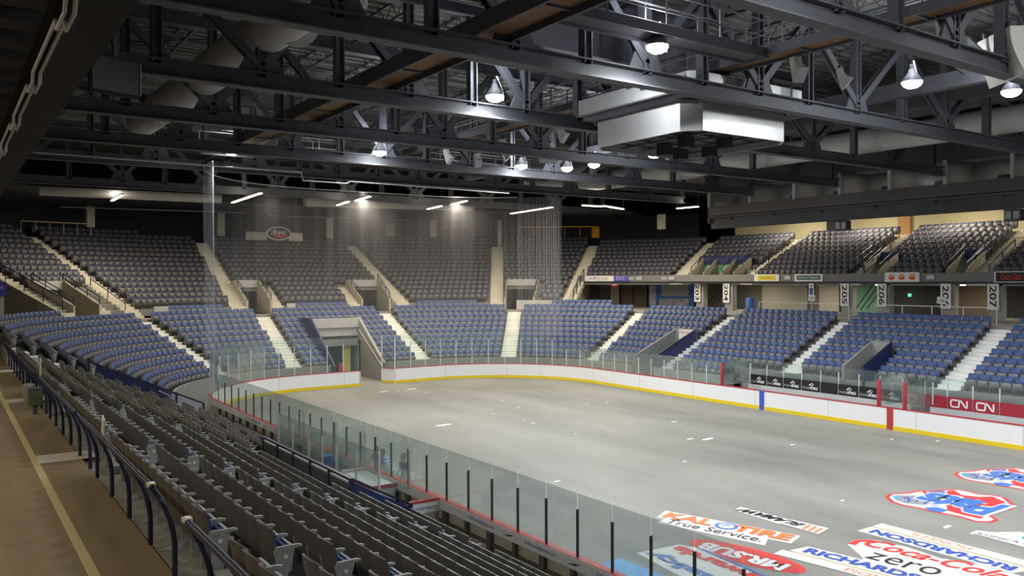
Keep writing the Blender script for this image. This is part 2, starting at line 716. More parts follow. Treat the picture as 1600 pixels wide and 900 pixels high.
# pale wall under the first upper row
pw = MB()
cuts = [T_E + .5]
for f in sorted([u(11.6) for u in UP_AISLES[5:]] + [u(11.6) for u in SHORT]):
    cuts += [f - .75, f + .75]
cuts.append(T_UEND)
for a, b in zip(cuts[::2], cuts[1::2]):
    if b - a > .6 and not up_ban((a + b) / 2, 0):
        sweep(pw, rect(UO - .12, UO, 4.7, 5.5), a, b, .9)
struct(pw.build('wall_walkway_parapet', M['pale_grey']))

# fascia of the upper deck on the right, with the concourse below it
fa = MB()
sweep(fa, rect(15.45, 15.72, 7.1, 7.66), T_USTART, T_E, .9)
struct(fa.build('wall_deck_fascia', mat('fascia_grey', (.20, .20, .20), .7)))
ce = MB()
sweep(ce, rect(15.6, 20.4, 6.95, 7.1), T_USTART, T_E, .9)
struct(ce.build('ceiling_concourse', M['soffit']))
bw = MB()
sweep(bw, rect(20.2, 20.5, 4.7, 7.1), T_USTART, T_E, .9)
struct(bw.build('wall_concourse_back', mat('concourse_wall', (.16, .155, .14), .8)))
# beige cheek at the corner where the concourse starts
ck = MB()
tt, nn = frame(T_E)
p = at(T_E, 0)
ck.prism([(11.7, 4.7), (20.4, 4.7), (20.4, 8.6), (16, 7.4), (11.7, 5.4)], -.15, .15, O=(p.x, p.y, 0), X=nn, Y=(0, 0, 1), Z=tt)
struct(ck.build('wall_stair_cheek', M['beige']))
# beige side wall that ends the upper deck on the left
p = at(T_UEND, 0)
tt, nn = frame(T_UEND)
lw = MB()
pl = [(11.5, 3.0), (24.5, 3.0), (24.5, uz(13) + .2)] + [(UO + UD * k, uz(k) + .02) for k in range(13, -1, -1)] + [(11.5, 5.2)]
lw.prism(pl, 0, .2, O=(p.x, p.y, 0), X=nn, Y=(0, 0, 1), Z=tt)
struct(lw.build('wall_deck_end', M['beige']))

# walls behind the upper deck
cu = MB()
sweep(cu, rect(24.6, 24.9, 9.5, 13.6), tdeg(20), T_UEND + 9, .9)
struct(cu.build('wall_far', M['black']))
cr_ = MB()
sweep(cr_, rect(25.2, 25.5, 9.8, 14.2), T_USTART, tdeg(14), .9)
struct(cr_.build('wall_right', mat('right_wall_cream', (.62, .56, .36), .8)))
so = MB()
sweep(so, rect(16.5, 26, 13.6, 13.8), tdeg(30), T_UEND + 9, .9)
struct(so.build('ceiling_far_soffit', M['soffit']))
# sloped soffit band in front of the curtain
sb_ = MB()
sweep(sb_, [(24.0, 13.45), (24.5, 13.45), (24.5, 13.7), (21.5, 13.7)], tdeg(34), T_UEND + 9, .9)
struct(sb_.build('ceiling_far_bulkhead', M['soffit']))
# far outer shell, closes the hall
sh = MB()
sh.bb(-46, 46, 62, 62.4, 0, 20)
sh.bb(45, 45.4, -40, 62, 0, 20)
sh.bb(-46.4, -46, -10, 62, 0, 20)
struct(sh.build('wall_outer', M['dark']))

# ------------------------------------------------------------------ aisle stairs
def aisle_low(name_label, f, r0=0):
    mb = MB()
    for r in range(r0, 10):
        d = LO + LD * r
        t = f(d + .4)
        tt, nn = frame(t)
        z = lz(r)
        p = at(t, d + LD / 2)
        p = at(t, d + LD / 2 - .05)
        mb.box((p.x, p.y, z - .23), (1.16, LD, .5), tt, nn)
        p = at(t, d + LD * .75)
        mb.box((p.x, p.y, z + .10), (1.16, LD / 2, .2), tt, nn)
    if r0 == 0:
        for q in range(3):
            d = LO - .3 * (q + 1)
            p = at(f(d), d + .15)
            tt, nn = frame(f(d))
            mb.box((p.x, p.y, (1.0 - .25 * (q + 1)) / 2), (1.16, .3, 1.0 - .25 * (q + 1)), tt, nn)
    tag(mb.build('aisle_stairs', M['stair']), name_label, 'stairs', 'aisle stairs of the lower stands')


aisle_low('white aisle stairs of the far stands, right of the red bench banners', LOW_AISLES[0], 2)
aisle_low('white lower aisle stairs just right of the small parapet pit behind the red hockey pads', LOW_AISLES[1], 2)
aisle_low('white lower aisle stairs that end above the black bench banners', LOW_AISLES[2], 2)
aisle_low('white lower aisle stairs just right of the emergency exit pit', LOW_AISLES[3])
aisle_low('white lower aisle stairs in the right corner, left of the emergency exit pit', LOW_AISLES[4])
aisle_low('white lower aisle stairs behind the right half of the far end boards', LOW_AISLES[5])
aisle_low('white lower aisle stairs just right of the rink entrance tunnel', LOW_AISLES[6])
aisle_low('white lower aisle stairs left of the rink entrance tunnel, behind the tall glass', LOW_AISLES[7])
aisle_low('white lower aisle stairs in the left corner beside the bright blue seats', LOW_AISLES[8])


def aisle_up(label, f, k0, k1, w=1.16):
    mb = MB()
    for k in range(k0, k1 + 1):
        d = UO + UD * k
        t = f(d + .4)
        tt, nn = frame(t)
        z = uz(k)
        p = at(t, d + UD / 2)
        p = at(t, d + UD / 2 - .06)
        mb.box((p.x, p.y, z - .21), (w, UD, .46), tt, nn)
        p = at(t, d + UD * .75)
        mb.box((p.x, p.y, z + .10), (w, UD / 2, .215), tt, nn)
    if k0 == 0:
        for q in range(2):
            d = UO - .3 * (q + 1)
            tt, nn = frame(f(d))
            p = at(f(d), d + .15)
            mb.box((p.x, p.y, 4.7 + .2 * (2 - q) / 2), (w, .3, .2 * (2 - q)), tt, nn)
    tag(mb.build('deck_stairs', M['stair_up']), label, 'stairs', 'aisle stairs of the upper deck')


M['stair_up'] = mat('upper_stair_paint', (.62, .59, .50), .65, var=.08, scale=8)
UL = ['cream upper stairs at the far right above the dark soft drink sign', 'cream upper stairs right of the white sign with three round logos',
      'cream upper stairs above the yellow fascia sign', 'cream upper stairs in the right corner of the upper deck',
      'cream upper stairs running up from the left end of the blue and white sign',
      'cream upper stairs right of centre that end near the orange lit rear rail',
      'long cream upper stairs right of the middle vomitory', 'long cream upper stairs left of the vomitory below the oval sign',
      'cream upper stairs of the left corner beside the dark grey seats', 'cream stairs along the beige end wall of the upper deck']
for n_, (f, l) in enumerate(zip(UP_AISLES, UL)):
    aisle_up(l, f, 5 if n_ < 4 else 0, 13)
for f, l in zip(SHORT, ('short cream stairs on the left of the middle vomitory', 'short cream stairs on the right of the vomitory below the oval sign',
                        'short cream stairs on the right of the leftmost vomitory')):
    aisle_up(l, f, 0, 3, .9)


# ------------------------------------------------------------------ handrails
def rail(label, pts, h=.95, post_every=1.6, m='navy', r=.028, name='handrail', mid=True, grp=None, cat='railing'):
    mb = MB()
    pts = [Vector(p) for p in pts]
    top = [p + Vector((0, 0, h)) for p in pts]
    for a, b in zip(top[:-1], top[1:]):
        mb.beam(a, b, r * 2, r * 2)
    if mid:
        for a, b in zip(pts[:-1], pts[1:]):
            q = Vector((0, 0, h * .5))
            mb.beam(a + q, b + q, r * 1.5, r * 1.5)
    for a, b in zip(pts[:-1], pts[1:]):
        n = max(1, int(round((b - a).length / post_every)))
        for i in range(n + 1):
            p = a.lerp(b, i / n)
            mb.beam(p, p + Vector((0, 0, h)), r * 2, r * 2)
    o = mb.build(name, M[m])
    tag(o, label, cat, grp)
    return o


# ------------------------------------------------------------------ vomitories of the upper deck
VL = ['middle vomitory under a pale parapet in the far upper deck', 'vomitory opening below the oval sign in the far upper deck',
      'dark vomitory opening right of centre in the far upper deck', 'leftmost vomitory opening of the upper deck']
for (a, b), l in zip(VOM, VL):
    t0, t1 = a, b
    e_ = empty('vomitory', at((a + b) / 2, 11.6, 4.7))
    tag(e_, l, 'entrance', 'vomitories of the upper deck')
    off = -at((a + b) / 2, 11.6, 4.7)

    def loc(o, off=off):
        o.data.transform(Matrix.Translation(off))
        return o
    mb = MB()
    sweep(mb, rect(14.75, 14.95, 6.75, 7.35), t0, t1, .6)
    loc(mb.build('parapet', M['pale_grey'], e_))
    mb = MB()
    sweep(mb, rect(14.95, 15.1, 4.7, 6.75), t0, t1, .6)
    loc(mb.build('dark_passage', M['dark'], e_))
    for t in (t0, t1):
        p = at(t, 0)
        tt, nn = frame(t)
        mb = MB().prism([(11.55, 4.7), (15.0, 4.7), (15.0, 7.3), (14.6, 7.3), (11.55, 5.75)], -.08, .08, O=(p.x, p.y, 0), X=nn, Y=(0, 0, 1), Z=tt)
        loc(mb.build('side_wall', M['beige'], e_))
    for t in (t0, t1):
        mb = MB()
        A, B = at(t, 11.6, 5.75), at(t, 14.8, 7.3)
        mb.beam(A + Vector((0, 0, .55)), B + Vector((0, 0, .55)), .05, .05)
        mb.beam(A + Vector((0, 0, .28)), B + Vector((0, 0, .28)), .04, .04)
        for q in range(4):
            P_ = A.lerp(B, q / 3)
            mb.beam(P_, P_ + Vector((0, 0, .55)), .05, .05)
        loc(mb.build('handrail', M['navy'], e_))

for (a, b), l in zip(VOM2, ('green lit vomitory of the right upper deck beside the corner stairs', 'green lit vomitory of the right upper deck above the yellow sign, left of its stairs',
                            'green lit vomitory of the right upper deck above the three logo sign', 'green lit vomitory of the right upper deck left of the far right stairs')):
    c_ = at((a + b) / 2, 16, 7.2)
    e_ = empty('vomitory', c_)
    tag(e_, l, 'entrance', 'green lit vomitories')

    def loc2(o, off=-c_):
        o.data.transform(Matrix.Translation(off))
        return o
    mb = MB(); sweep(mb, rect(15.7, 18.2, 7.1, 7.22), a, b, .6); loc2(mb.build('passage_floor', M['concrete'], e_))
    mb = MB(); sweep(mb, rect(18.06, 18.14, 7.22, 8.55), a, b, .6); loc2(mb.build('green_lit_wall', M['greenlit'], e_))
    mb = MB(); sweep(mb, rect(18.0, 18.14, 8.55, 9.2), a, b, .6); loc2(mb.build('parapet', M['navyp'], e_))
    for t in (a, b):
        p = at(t, 0)
        tt, nn = frame(t)
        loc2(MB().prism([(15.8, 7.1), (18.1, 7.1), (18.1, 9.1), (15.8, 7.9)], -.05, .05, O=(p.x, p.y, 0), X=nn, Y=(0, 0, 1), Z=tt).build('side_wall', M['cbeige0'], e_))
        A, B = at(t, 15.85, 7.9), at(t, 18.1, 9.1)
        mb = MB()
        mb.beam(A + Vector((0, 0, .4)), B + Vector((0, 0, .4)), .05, .05)
        for q in range(3):
            P_ = A.lerp(B, q / 2)
            mb.beam(P_, P_ + Vector((0, 0, .4)), .05, .05)
        loc2(mb.build('handrail', M['navy'], e_))

# rails along the walkway and the stairs
rail('dark handrail down the cream stairs beside the beige end wall', [at(tdeg(134.4), 11.7, 5.3), at(tdeg(134.4), 20, 9.4)])
rail('dark handrail left of the white steps above the leftmost blue corner seats', [at(tdeg(119.6), 11.7, 5.3), at(tdeg(119.6), 15.2, 7.0)])
rail('grey rail on the fascia stairs left of the corner concourse', [at(tdeg(36.6), 11.7, 5.4), at(tdeg(36.6), 15.5, 7.3)])
for (l, a, b) in (('grey rail behind the top lower row left of the banner 206', tR(-8), tR(-1.5)), ('grey rail behind the top lower row under the two 206 banners', tR(.2), tR(7.6)),
                  ('grey rail behind the top lower row under banner 205', tR(9.4), tR(16.6))):
    mb = MB()
    ts = samples(a, b, 2.2)
    for p_, q_ in zip(ts[:-1], ts[1:]):
        mb.beam(at(p_, 10.9, 5.65), at(q_, 10.9, 5.65), .05, .05)
    for p_ in ts:
        mb.beam(at(p_, 10.9, 4.7), at(p_, 10.9, 5.65), .05, .05)
    tag(mb.build('handrail', M['galv']), l, 'railing')
for Yc, nm in ((3.7, 'right of the three logo sign'), (12.2, 'just left of the three logo sign'), (21.7, 'above the yellow sign')):
    for s, w in ((-1, 'right'), (1, 'left')):
        t = tR(Yc) + s * .72
        rail(f'dark {w} handrail of the deck stairs {nm}', [at(t, 15.9, 7.3), at(t, 19.2, 8.9)], .9)

# ------------------------------------------------------------------ tunnel and emergency pits
e_ = empty('rink_entrance_tunnel', (-.4, 33, 0))
tag(e_, 'grey walled rink entrance tunnel cut into the far lower seats', 'entrance')
off = Matrix.Translation((.4, -33, 0))


def T_(mb, n, m):
    o = mb.build(n, m, e_)
    o.data.transform(off)
    return o


zt = lambda y: 1.35 + (y - 32.0) * .72
T_(MB().prism([(31.9, 0), (43, 0), (43, 4.5), (36.3, 4.5), (31.9, 1.35)], -.1, .1, O=(1.5, 0, 0), X=(0, 1, 0), Y=(0, 0, 1), Z=(1, 0, 0)), 'side_wall', M['grey_wall'])
T_(MB().prism([(31.9, 0), (43, 0), (43, 4.5), (36.3, 4.5), (31.9, 1.35)], -.06, .06, O=(-2.3, 0, 0), X=(0, 1, 0), Y=(0, 0, 1), Z=(1, 0, 0)), 'side_wall', M['navyp'])
T_(MB().bb(-2.3, 1.5, 36.15, 36.35, 3.75, 4.45), 'parapet', M['pale_grey'])
T_(MB().bb(-2.2, 1.4, 36.3, 37.0, 3.1, 3.75), 'lintel', M['pale_grey'])
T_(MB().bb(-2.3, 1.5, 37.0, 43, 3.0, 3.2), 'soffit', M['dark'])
T_(MB().bb(-2.3, 1.5, 42.4, 42.6, 0, 3.2), 'back_wall', M['brownw'])
T_(MB().bb(.40, 1.05, 36.9, 37.0, 0, 3.0), 'yellow_door', mat('door_yellow', (.75, .60, .18), .6))
T_(MB().tube([(1.39, 32.2, 1.15), (1.39, 36.2, 3.6)], .03), 'handrail', M['galv'])
b_ = MB().tube([(.1, 36.6, .01), (.1, 36.6, .9), (.1, 36.6, 1.05)], [.22, .22, .12], 14)
tag(b_.build('red_canister', M['redpad'], smooth=True), 'red canister standing in the mouth of the rink entrance tunnel', 'canister')

for (y0, y1, xe, l) in ((18.2, 20.2, 19.0, 'emergency exit pit with grey parapets cut into the right corner seats'),
                        (3.55, 4.8, 19.0, 'small exit pit with grey parapets cut into the right hand seats')):
    e_ = empty('exit_pit', (xe, (y0 + y1) / 2, 1))
    tag(e_, l, 'entrance')
    off = Matrix.Translation((-xe, -(y0 + y1) / 2, -1))
    xs_, zs_ = (15.0, 2.0) if y0 > 10 else (16.3, 2.5)
    for y, mm in ((y0, 'navyp'), (y1, 'grey_wall')):
        T_(MB().prism([(xs_, 0), (xe, 0), (xe, 3.68), (xs_, zs_)], -.06, .06, O=(0, y, 0), X=(1, 0, 0), Y=(0, 0, 1), Z=(0, 1, 0)), 'side_parapet', M[mm])
    T_(MB().bb(xe, xe + .12, y0, y1, 2.6, 3.75), 'head_parapet', M['grey_wall'])
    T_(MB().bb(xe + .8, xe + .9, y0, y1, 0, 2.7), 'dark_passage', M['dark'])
    T_(MB().beam((xs_, y0, zs_ + .05), (xe, y0, 3.75), .07, .07), 'top_rail', M['navy'])
s_ = MB().bb(18.93, 18.98, 18.4, 19.75, 3.0, 3.7).build('exit_sign', M['paper'])
tag(s_, 'white EMERGENCY EXIT board on the head wall of the corner exit pit', 'sign')
text('lettering', 'EMERGENCY', (18.93, 19.68, 3.4), (0, -1, 0), (0, 0, 1), 1.2, .17, M['text_red'], s_, lift=.002)
text('lettering', 'EXIT', (18.93, 19.4, 3.1), (0, -1, 0), (0, 0, 1), .65, .17, M['text_red'], s_, lift=.002)
s_ = MB().bb(18.95, 19.0, 18.9, 20.1, 2.25, 2.58).build('small_sign', M['paper'])
tag(s_, 'small white sign with red letters below the emergency exit board', 'sign')
text('lettering', 'GMR.', (18.95, 20.0, 2.31), (0, -1, 0), (0, 0, 1), .8, .2, M['text_red'], s_, lift=.002)
# ------------------------------------------------------------------ dasher boards
GATE = (tX(1.6)(0), tX(-1.0)(0))
RUNS = [('white dasher boards along the right side with one blue and one red strip', tR(-26), tdeg(42)),
        ('white curved dasher boards of the far end, right of the open gate', tdeg(42), GATE[0]),
        ('white curved dasher boards of the far left corner, left of the open gate', GATE[1], tL(21.4)),
        ('dasher boards of the near side, seen from behind with a row of dark steel posts', tL(21.4), tL(-20))]
M['backpanel'] = mat('board_back_panel', (.52, .49, .40), .7, var=.08, scale=2)
M['frame'] = mat('board_frame', (.12, .115, .10), .6, var=.1)
for n_, (l, a, b) in enumerate(RUNS):
    c0 = at((a + b) / 2, 0)
    e_ = empty('dasher_boards', c0)
    tag(e_, l, 'boards')
    off = Matrix.Translation(-c0)

    def Q(mb, n, m):
        o = mb.build(n, m, e_)
        o.data.transform(off)
        return o
    mb = MB(); sweep(mb, rect(0, .06, 0, 1.03), a, b, .5); Q(mb, 'panel', M['white'])
    mb = MB(); sweep(mb, rect(-.02, 0, 0, .20), a, b, .5); Q(mb, 'kickplate', M['yellow'])
    mb = MB(); sweep(mb, rect(-.012, .012, 1.03, 1.07), a, b, .5); sweep(mb, rect(.012, .20, 1.03, 1.075), a, b, .5); Q(mb, 'cap_rail', M['red'])
    mb = MB(); sweep(mb, rect(.20, .225, .80, 1.06), a, b, .5); Q(mb, 'ad_strip', M['paper'])
    mb = MB(); sweep(mb, rect(.07, .085, .02, .80), a, b, .5); Q(mb, 'back_panel', M['backpanel'])
    if n_ == 3:
        mb = MB(); sweep(mb, rect(.085, .16, .40, .47), a, b, .8); Q(mb, 'back_rail', M['frame'])
        k = 0
        t = a + .4
        while t < b - 6:
            tt, nn = frame(t)
            p = at(t, .14)
            Q(MB().box((p.x, p.y, .41), (.13 if k % 2 else .2, .11, .8), tt, nn), 'back_post', M['frame'])
            t += 1.16
            k += 1
        for y in (15.5, 12, 8.4, -3.6, -6.2, -8.9, -11.5):
            tb = text('lettering', 'trafinancialgroup.com', (-HW - .225, y, .88), (0, -1, 0), (0, 0, 1), 1.25, .12, M['text_blue'], e_, lift=.002)
            tb.data.transform(off)
            mk = MB().prism([(0, 0), (.34, .03), (.5, .10), (.3, .07)], 0, .004, O=(-HW - .227, y - 1.65, .88), X=(0, -1, 0), Y=(0, 0, 1), Z=(-1, 0, 0))
            Q(mk, 'mark', M['text_black'])
    if n_ == 0:
        Q(MB().bb(HW - .025, HW + .0, -.16, .16, 0, 1.075), 'red_line_strip', M['red'])
        Q(MB().bb(HW - .025, HW + .0, 7.46, 7.78, 0, 1.075), 'blue_line_strip', M['bluepaint'])
    sm = MB()
    t = a + 1.2
    while t < b - .5:
        tt, nn = frame(t)
        p = at(t, -.004)
        sm.box((p.x, p.y, .615), (.012, .012, .82), tt, nn)
        t += 4.7
    Q(sm, 'seam', M['ink_grey'])

# open gate leaf
e_ = empty('rink_gate', (1.6, 30.45, 0), rz=math.radians(112))
tag(e_, 'open white rink gate leaf with a yellow foot at the tunnel mouth', 'gate')
MB().bb(0, 1.25, -.05, .05, .08, 1.03).build('panel', M['white'], e_)
MB().bb(0, 1.25, -.07, .07, .0, .16).build('kickplate', M['yellow'], e_)
MB().bb(0, 1.25, -.07, .07, 1.03, 1.075).build('cap_rail', M['red'], e_)
MB().bb(0, 1.25, -.008, .008, 1.08, 3.2).build('glass', M['glass'], e_)
MB().bb(-.03, .03, -.04, .04, .0, 3.3).build('upright', M['alu'], e_)
MB().bb(1.2, 1.27, -.04, .04, .0, 3.3).build('upright', M['alu'], e_)
for t, l in ((GATE[0] - .06, 'right'), (GATE[1] + .06, 'left')):
    p = at(t, .05)
    o = MB().bb(p.x - .05, p.x + .05, p.y - .05, p.y + .05, 0, 3.2).build('gate_post', M['postdark'])
    tag(o, f'dark upright at the {l} edge of the gate opening in the far boards', 'post')


# ------------------------------------------------------------------ glass
def glass_run(t0, t1, h, ph, pm, label, grp, d=.10, z0=1.07, pitch=1.17, r=.022):
    n = max(1, int(round((t1 - t0) / pitch)))
    for i in range(n):
        a, b = t0 + (t1 - t0) * i / n, t0 + (t1 - t0) * (i + 1) / n
        pa, pb = at(a, d), at(b, d)
        c = (pa + pb) / 2
        dr = (pb - pa)
        L = dr.length
        rz = math.atan2(dr.y, dr.x)
        g = MB().box((0, 0, h / 2), (L - .03, .012, h)).build('glass_panel', M['glass'])
        g.location = (c.x, c.y, z0)
        g.rotation_euler = (0, 0, rz)
        tag(g, label(i, n), 'glass', grp)
        MB().box((-L / 2, 0, ph / 2), (r * 2, .05, ph)).build('upright', M[pm], g)
        if i == n - 1:
            MB().box((L / 2, 0, ph / 2), (r * 2, .05, ph)).build('upright', M[pm], g)


glass_run(tL(21.4), tL(-14.0), 1.45, 1.08, 'postdark', lambda i, n: f'clear glass pane on the near boards, {ORD[i]} from the far corner', 'glass panes of the near boards')
glass_run(tdeg(27), GATE[0] - .1, 2.38, 1.85, 'alu', lambda i, n: f'tall glass pane on the far end boards, {ORD[n - 1 - i]} to the right of the gate', 'tall glass panes right of the gate')
glass_run(GATE[1] + .1, tL(21.4), 2.38, 1.85, 'alu', lambda i, n: f'tall glass pane on the far left boards, {ORD[i]} to the left of the gate', 'tall glass panes left of the gate')
glass_run(tR(10.6), tdeg(27), 1.4, 1.1, 'alu', lambda i, n: f'low glass pane on the right boards, {ORD[i]} beyond the nearest far red pad', 'low glass panes of the right boards')


def pane(label, a, b, z0, h, ph=None, pm='alu', grp='glass panes of the benches and penalty boxes', name='glass_panel', ends=(-1, 1)):
    a, b = Vector(a), Vector(b)
    c = (a + b) / 2
    L = (b - a).length
    g = MB().box((0, 0, h / 2), (L - .02, .012, h)).build(name, M['glass'])
    g.location = (c.x, c.y, z0)
    g.rotation_euler = (0, 0, math.atan2(b.y - a.y, b.x - a.x))
    tag(g, label, 'glass', grp)
    for s in ends:
        MB().box((s * L / 2, 0, (ph or h) / 2), (.05, .05, ph or h)).build('upright', M[pm], g)
    return g


# benches on the right side
for y, l in ((10.58, 'far end of the bench with black banners'), (.64, 'near end of the bench with black banners'), (-.69, 'far end of the bench with red banners')):
    o = MB().tube([(HW + .1, y, 1.0), (HW + .1, y, 2.32), (HW + .1, y, 2.36)], [.1, .1, .07], 14).build('post_pad', M['redpad'], smooth=True)
    tag(o, f'round red padded post at the {l}', 'padded post', 'red padded posts on the right boards')
    pane(f'glass return behind the red pad at the {l}', (HW + .2, y, 0), (15.55, y, 0), 1.07, 1.4, 1.1)
rb = MB()
rb.bb(15.55, 15.75, .5, 10.7, 0, .95)
rb.bb(15.55, 15.75, -12, -.55, 0, .95)
struct(rb.build('wall_bench_rear', M['pale_grey']))
bt = MB()
bt.bb(HW + .2, 15.5, -12, 10.6, .0, .35)
struct(bt.build('floor_bench', M['pale_grey']))
for y0, y1, l in ((.9, 10.3, 'black'), (-11, -.9, 'red')):
    e_ = empty('players_bench', (14.6, (y0 + y1) / 2, .35))
    tag(e_, f'long pale bench in front of the {l} banners', 'bench')
    MB().bb(-.2, .2, -(y1 - y0) / 2, (y1 - y0) / 2, .4, .45).build('seat', M['pale_grey'], e_)
    for s in (-1, 0, 1):
        MB().bb(-.15, .15, s * (y1 - y0) * .45 - .04, s * (y1 - y0) * .45 + .04, 0, .4).build('leg', M['alu'], e_)
bx = [1171, 1196, 1222, 1250.5, 1280, 1308, 1340, 1373, 1408]
ys = [W(x, 600, X=15.5).y for x in bx]
for i in range(8):
    g = pane(f'rear glass pane of the right bench, {ORD[i]} from its far end', (15.65, ys[i], 0), (15.65, ys[i + 1], 0), .95, 1.5, 1.25, ends=(-1, 1) if i == 7 else (-1,))
    y0, y1 = ys[i] - .05, ys[i + 1] + .05
    b_ = MB().bb(15.56, 15.60, y1, y0, .96, 1.56).build('bench_banner', M['text_black'])
    tag(b_, ('plain black banner behind the right bench, its lettering missing' if i == 4 else f'black banner with white PRAIRIEMOBILE lettering, {ORD[i]} from the far end of the bench'),
        'banner', 'black banners behind the right bench')
    if i == 4:
        continue
    w = y0 - y1
    text('lettering', 'PRAIRIE', (15.56, y0 - w * .05, 1.07), (0, -1, 0), (0, 0, 1), w * .42, .13, M['ink_grey'], b_, lift=.002)
    text('lettering', 'MOBILE', (15.56, y0 - w * .48, 1.07), (0, -1, 0), (0, 0, 1), w * .44, .15, M['text_white'], b_, lift=.002, bold=.03)
    mk = MB()
    for q, (u, v, hh) in enumerate(((.40, 1.28, .12), (.48, 1.28, .17), (.56, 1.22, .16))):
        mk.prism([(w * u, v), (w * u + .05, v), (w * u + .17, v + hh), (w * u + .12, v + hh)], 0, .005, O=(15.558, y0, 0), X=(0, -1, 0), Y=(0, 0, 1), Z=(-1, 0, 0))
    mk.build('mark', M['text_white'], b_)
cx_ = [1443, 1478, 1518, 1560, 1600, 1640]
ys = [W(x, 625, X=15.5).y for x in cx_]
for i in range(5):
    pane(f'rear glass pane of the bench with red banners, {ORD[i]} from its far end', (15.65, ys[i], 0), (15.65, ys[i + 1], 0), .95, 1.5, 1.25, ends=(-1,))
    y0, y1 = ys[i] - .03, ys[i + 1] + .03
    b_ = MB().bb(15.56, 15.60, y1, y0, .96, 1.55).build('bench_banner', M['redpad'])
    tag(b_, ('red banner with a white CN emblem, the left one of the pair', 'red banner with a white CN emblem, the right one of the pair')[i - 1] if i in (1, 2) else
        f'plain red banner behind the right bench, {ORD[i]} from the red pads', 'banner', 'red banners behind the right bench')
    if i not in (1, 2):
        continue
    w = y0 - y1
    mk = MB()
    P_ = [(.98, 1), (.12, 1), (0, .86), (0, .14), (.12, 0), (1.0, 0), (1.12, 1), (1.25, 1), (1.95, 0), (2.08, 0), (2.08, 1.02)]
    sc_ = w * .66 / 2.08
    pts = [(15.553, y0 - w * .16 - u * sc_, 1.09 + v * .33) for u, v in P_]
    for p_, q_ in zip(pts[:-1], pts[1:]):
        mk.beam(p_, q_, .006, .065, up=(1, 0, 0)) if False else mk.beam(p_, q_, .07, .006, up=(1, 0, 0))
    mk.build('emblem', M['text_white'], b_)

# ------------------------------------------------------------------ penalty area on the near side
FX, FZ1 = -16.0, 2.07
e_ = empty('box_fence', (FX, 1.3, 0))
tag(e_, 'low navy fence with dark panels between the near seats and the penalty boxes', 'fence')
for i in range(5):
    y1 = 4.9 - i * 1.43 - 1.3
    y0 = y1 - 1.43
    MB().bb(-.02, .02, y0 + .05, y1 - .05, 1.25, FZ1 - .12).build('fence_panel', M['steel'], e_)
    MB().bb(-.05, .05, y1 - .05, y1 + .05, .9, FZ1).build('fence_post', M['navy'], e_)
MB().bb(-.05, .05, -3.56, 3.6, FZ1, FZ1 + .06).build('top_rail', M['navy'], e_)
MB().bb(-.03, .03, -3.5, 3.6, FZ1 - .10, FZ1 - .06).build('light_strip', M['pale_grey'], e_)
e_ = empty('seat_end_wall', (-15.1, -2.28, 0))
tag(e_, 'blue sloping end wall of the front near rows, down to the web address sign', 'wall panel')
MB().prism([(-.9, 0), (.85, 0), (.85, 1.08), (-.9, 2.02)], -.03, .03, X=(1, 0, 0), Y=(0, 0, 1), Z=(0, -1, 0)).build('panel', M['navyp'], e_)
MB().beam((-.9, 0, 2.1), (.85, 0, 1.16), .06, .06).build('top_rail', M['navy'], e_)
MB().bb(-.95, -.85, -.05, .05, 0, 2.13).bb(.80, .90, -.05, .05, 0, 1.2).build('post', M['navy'], e_)
e_ = empty('end_sign_panel', (-13.75, -1.95, 0))
tag(e_, 'white end panel of the penalty area with a red top and blue web address', 'sign')
MB().bb(-.50, .58, -.03, .03, .74, 1.06).build('panel', M['paper'], e_)
MB().bb(-.50, .58, -.05, .05, 1.06, 1.12).build('top_trim', M['red'], e_)
MB().bb(-.50, .58, -.02, .02, .05, .74).build('lower_panel', M['backpanel'], e_)
text('lettering', 'trafinancialgroup.com', (-.42, -.03, .83), (1, 0, 0), (0, 0, 1), .92, .13, M['text_blue'], e_, lift=.003)
e_ = empty('timekeeper_table', (-13.62, 1.85, 0))
tag(e_, 'timekeeper desk with a white top edged in red behind the near boards', 'desk')
MB().bb(-.35, .42, -1.1, 1.15, .92, .98).build('table_top', M['paper'], e_)
for s in (-1, 1):
    MB().bb(-.37, .44, s * 1.13 - .03, s * 1.13 + .03, .90, 1.0).build('edge_trim', M['red'], e_)
MB().bb(-.40, -.35, -1.15, 1.2, .45, .98).build('front_panel', M['redpad'], e_)
MB().bb(-.35, .42, -1.12, -1.08, .05, .92).build('side_panel', M['white'], e_)
b_ = MB().bb(-14.2, -14.14, 3.4, 8.6, .45, .95).build('box_rear_board', M['redpad'])
tag(b_, 'red rear board of the far penalty box behind the navy fence', 'board')
b_ = MB().tube([(-13.75, 5.0, .35), (-13.75, 5.0, 1.15), (-13.75, 5.0, 1.2)], [.2, .24, .24], 14).build('blue_bin', M['decal_blue'], smooth=True)
tag(b_, 'blue bin standing in the penalty box beside the glass divider', 'bin')
b_ = MB().bb(-14.0, -13.2, 3.05, 3.15, .0, 1.05).build('divider_wall', M['white'])
tag(b_, 'white divider wall between the timekeeper desk and the far penalty box', 'wall panel')
for y, l in ((8.8, 'farthest'), (5.6, 'second'), (3.1, 'third'), (-.1, 'fourth')):
    pane(f'{l} glass divider of the near penalty boxes, counted from the far end', (-14.15, y, 0), (-13.15, y, 0), .95, 1.5, 1.25, 'galv')
for i, (y0, y1) in enumerate(((8.8, 7.2), (7.2, 5.6), (5.6, 4.3), (4.3, 3.1), (3.1, 1.5), (1.5, -.1))):
    pane(f'rear glass pane of the near penalty area, {ORD[i]} from its far end', (-14.19, y0, 0), (-14.19, y1, 0), .98, 1.25, 1.0, 'galv', ends=(-1,))

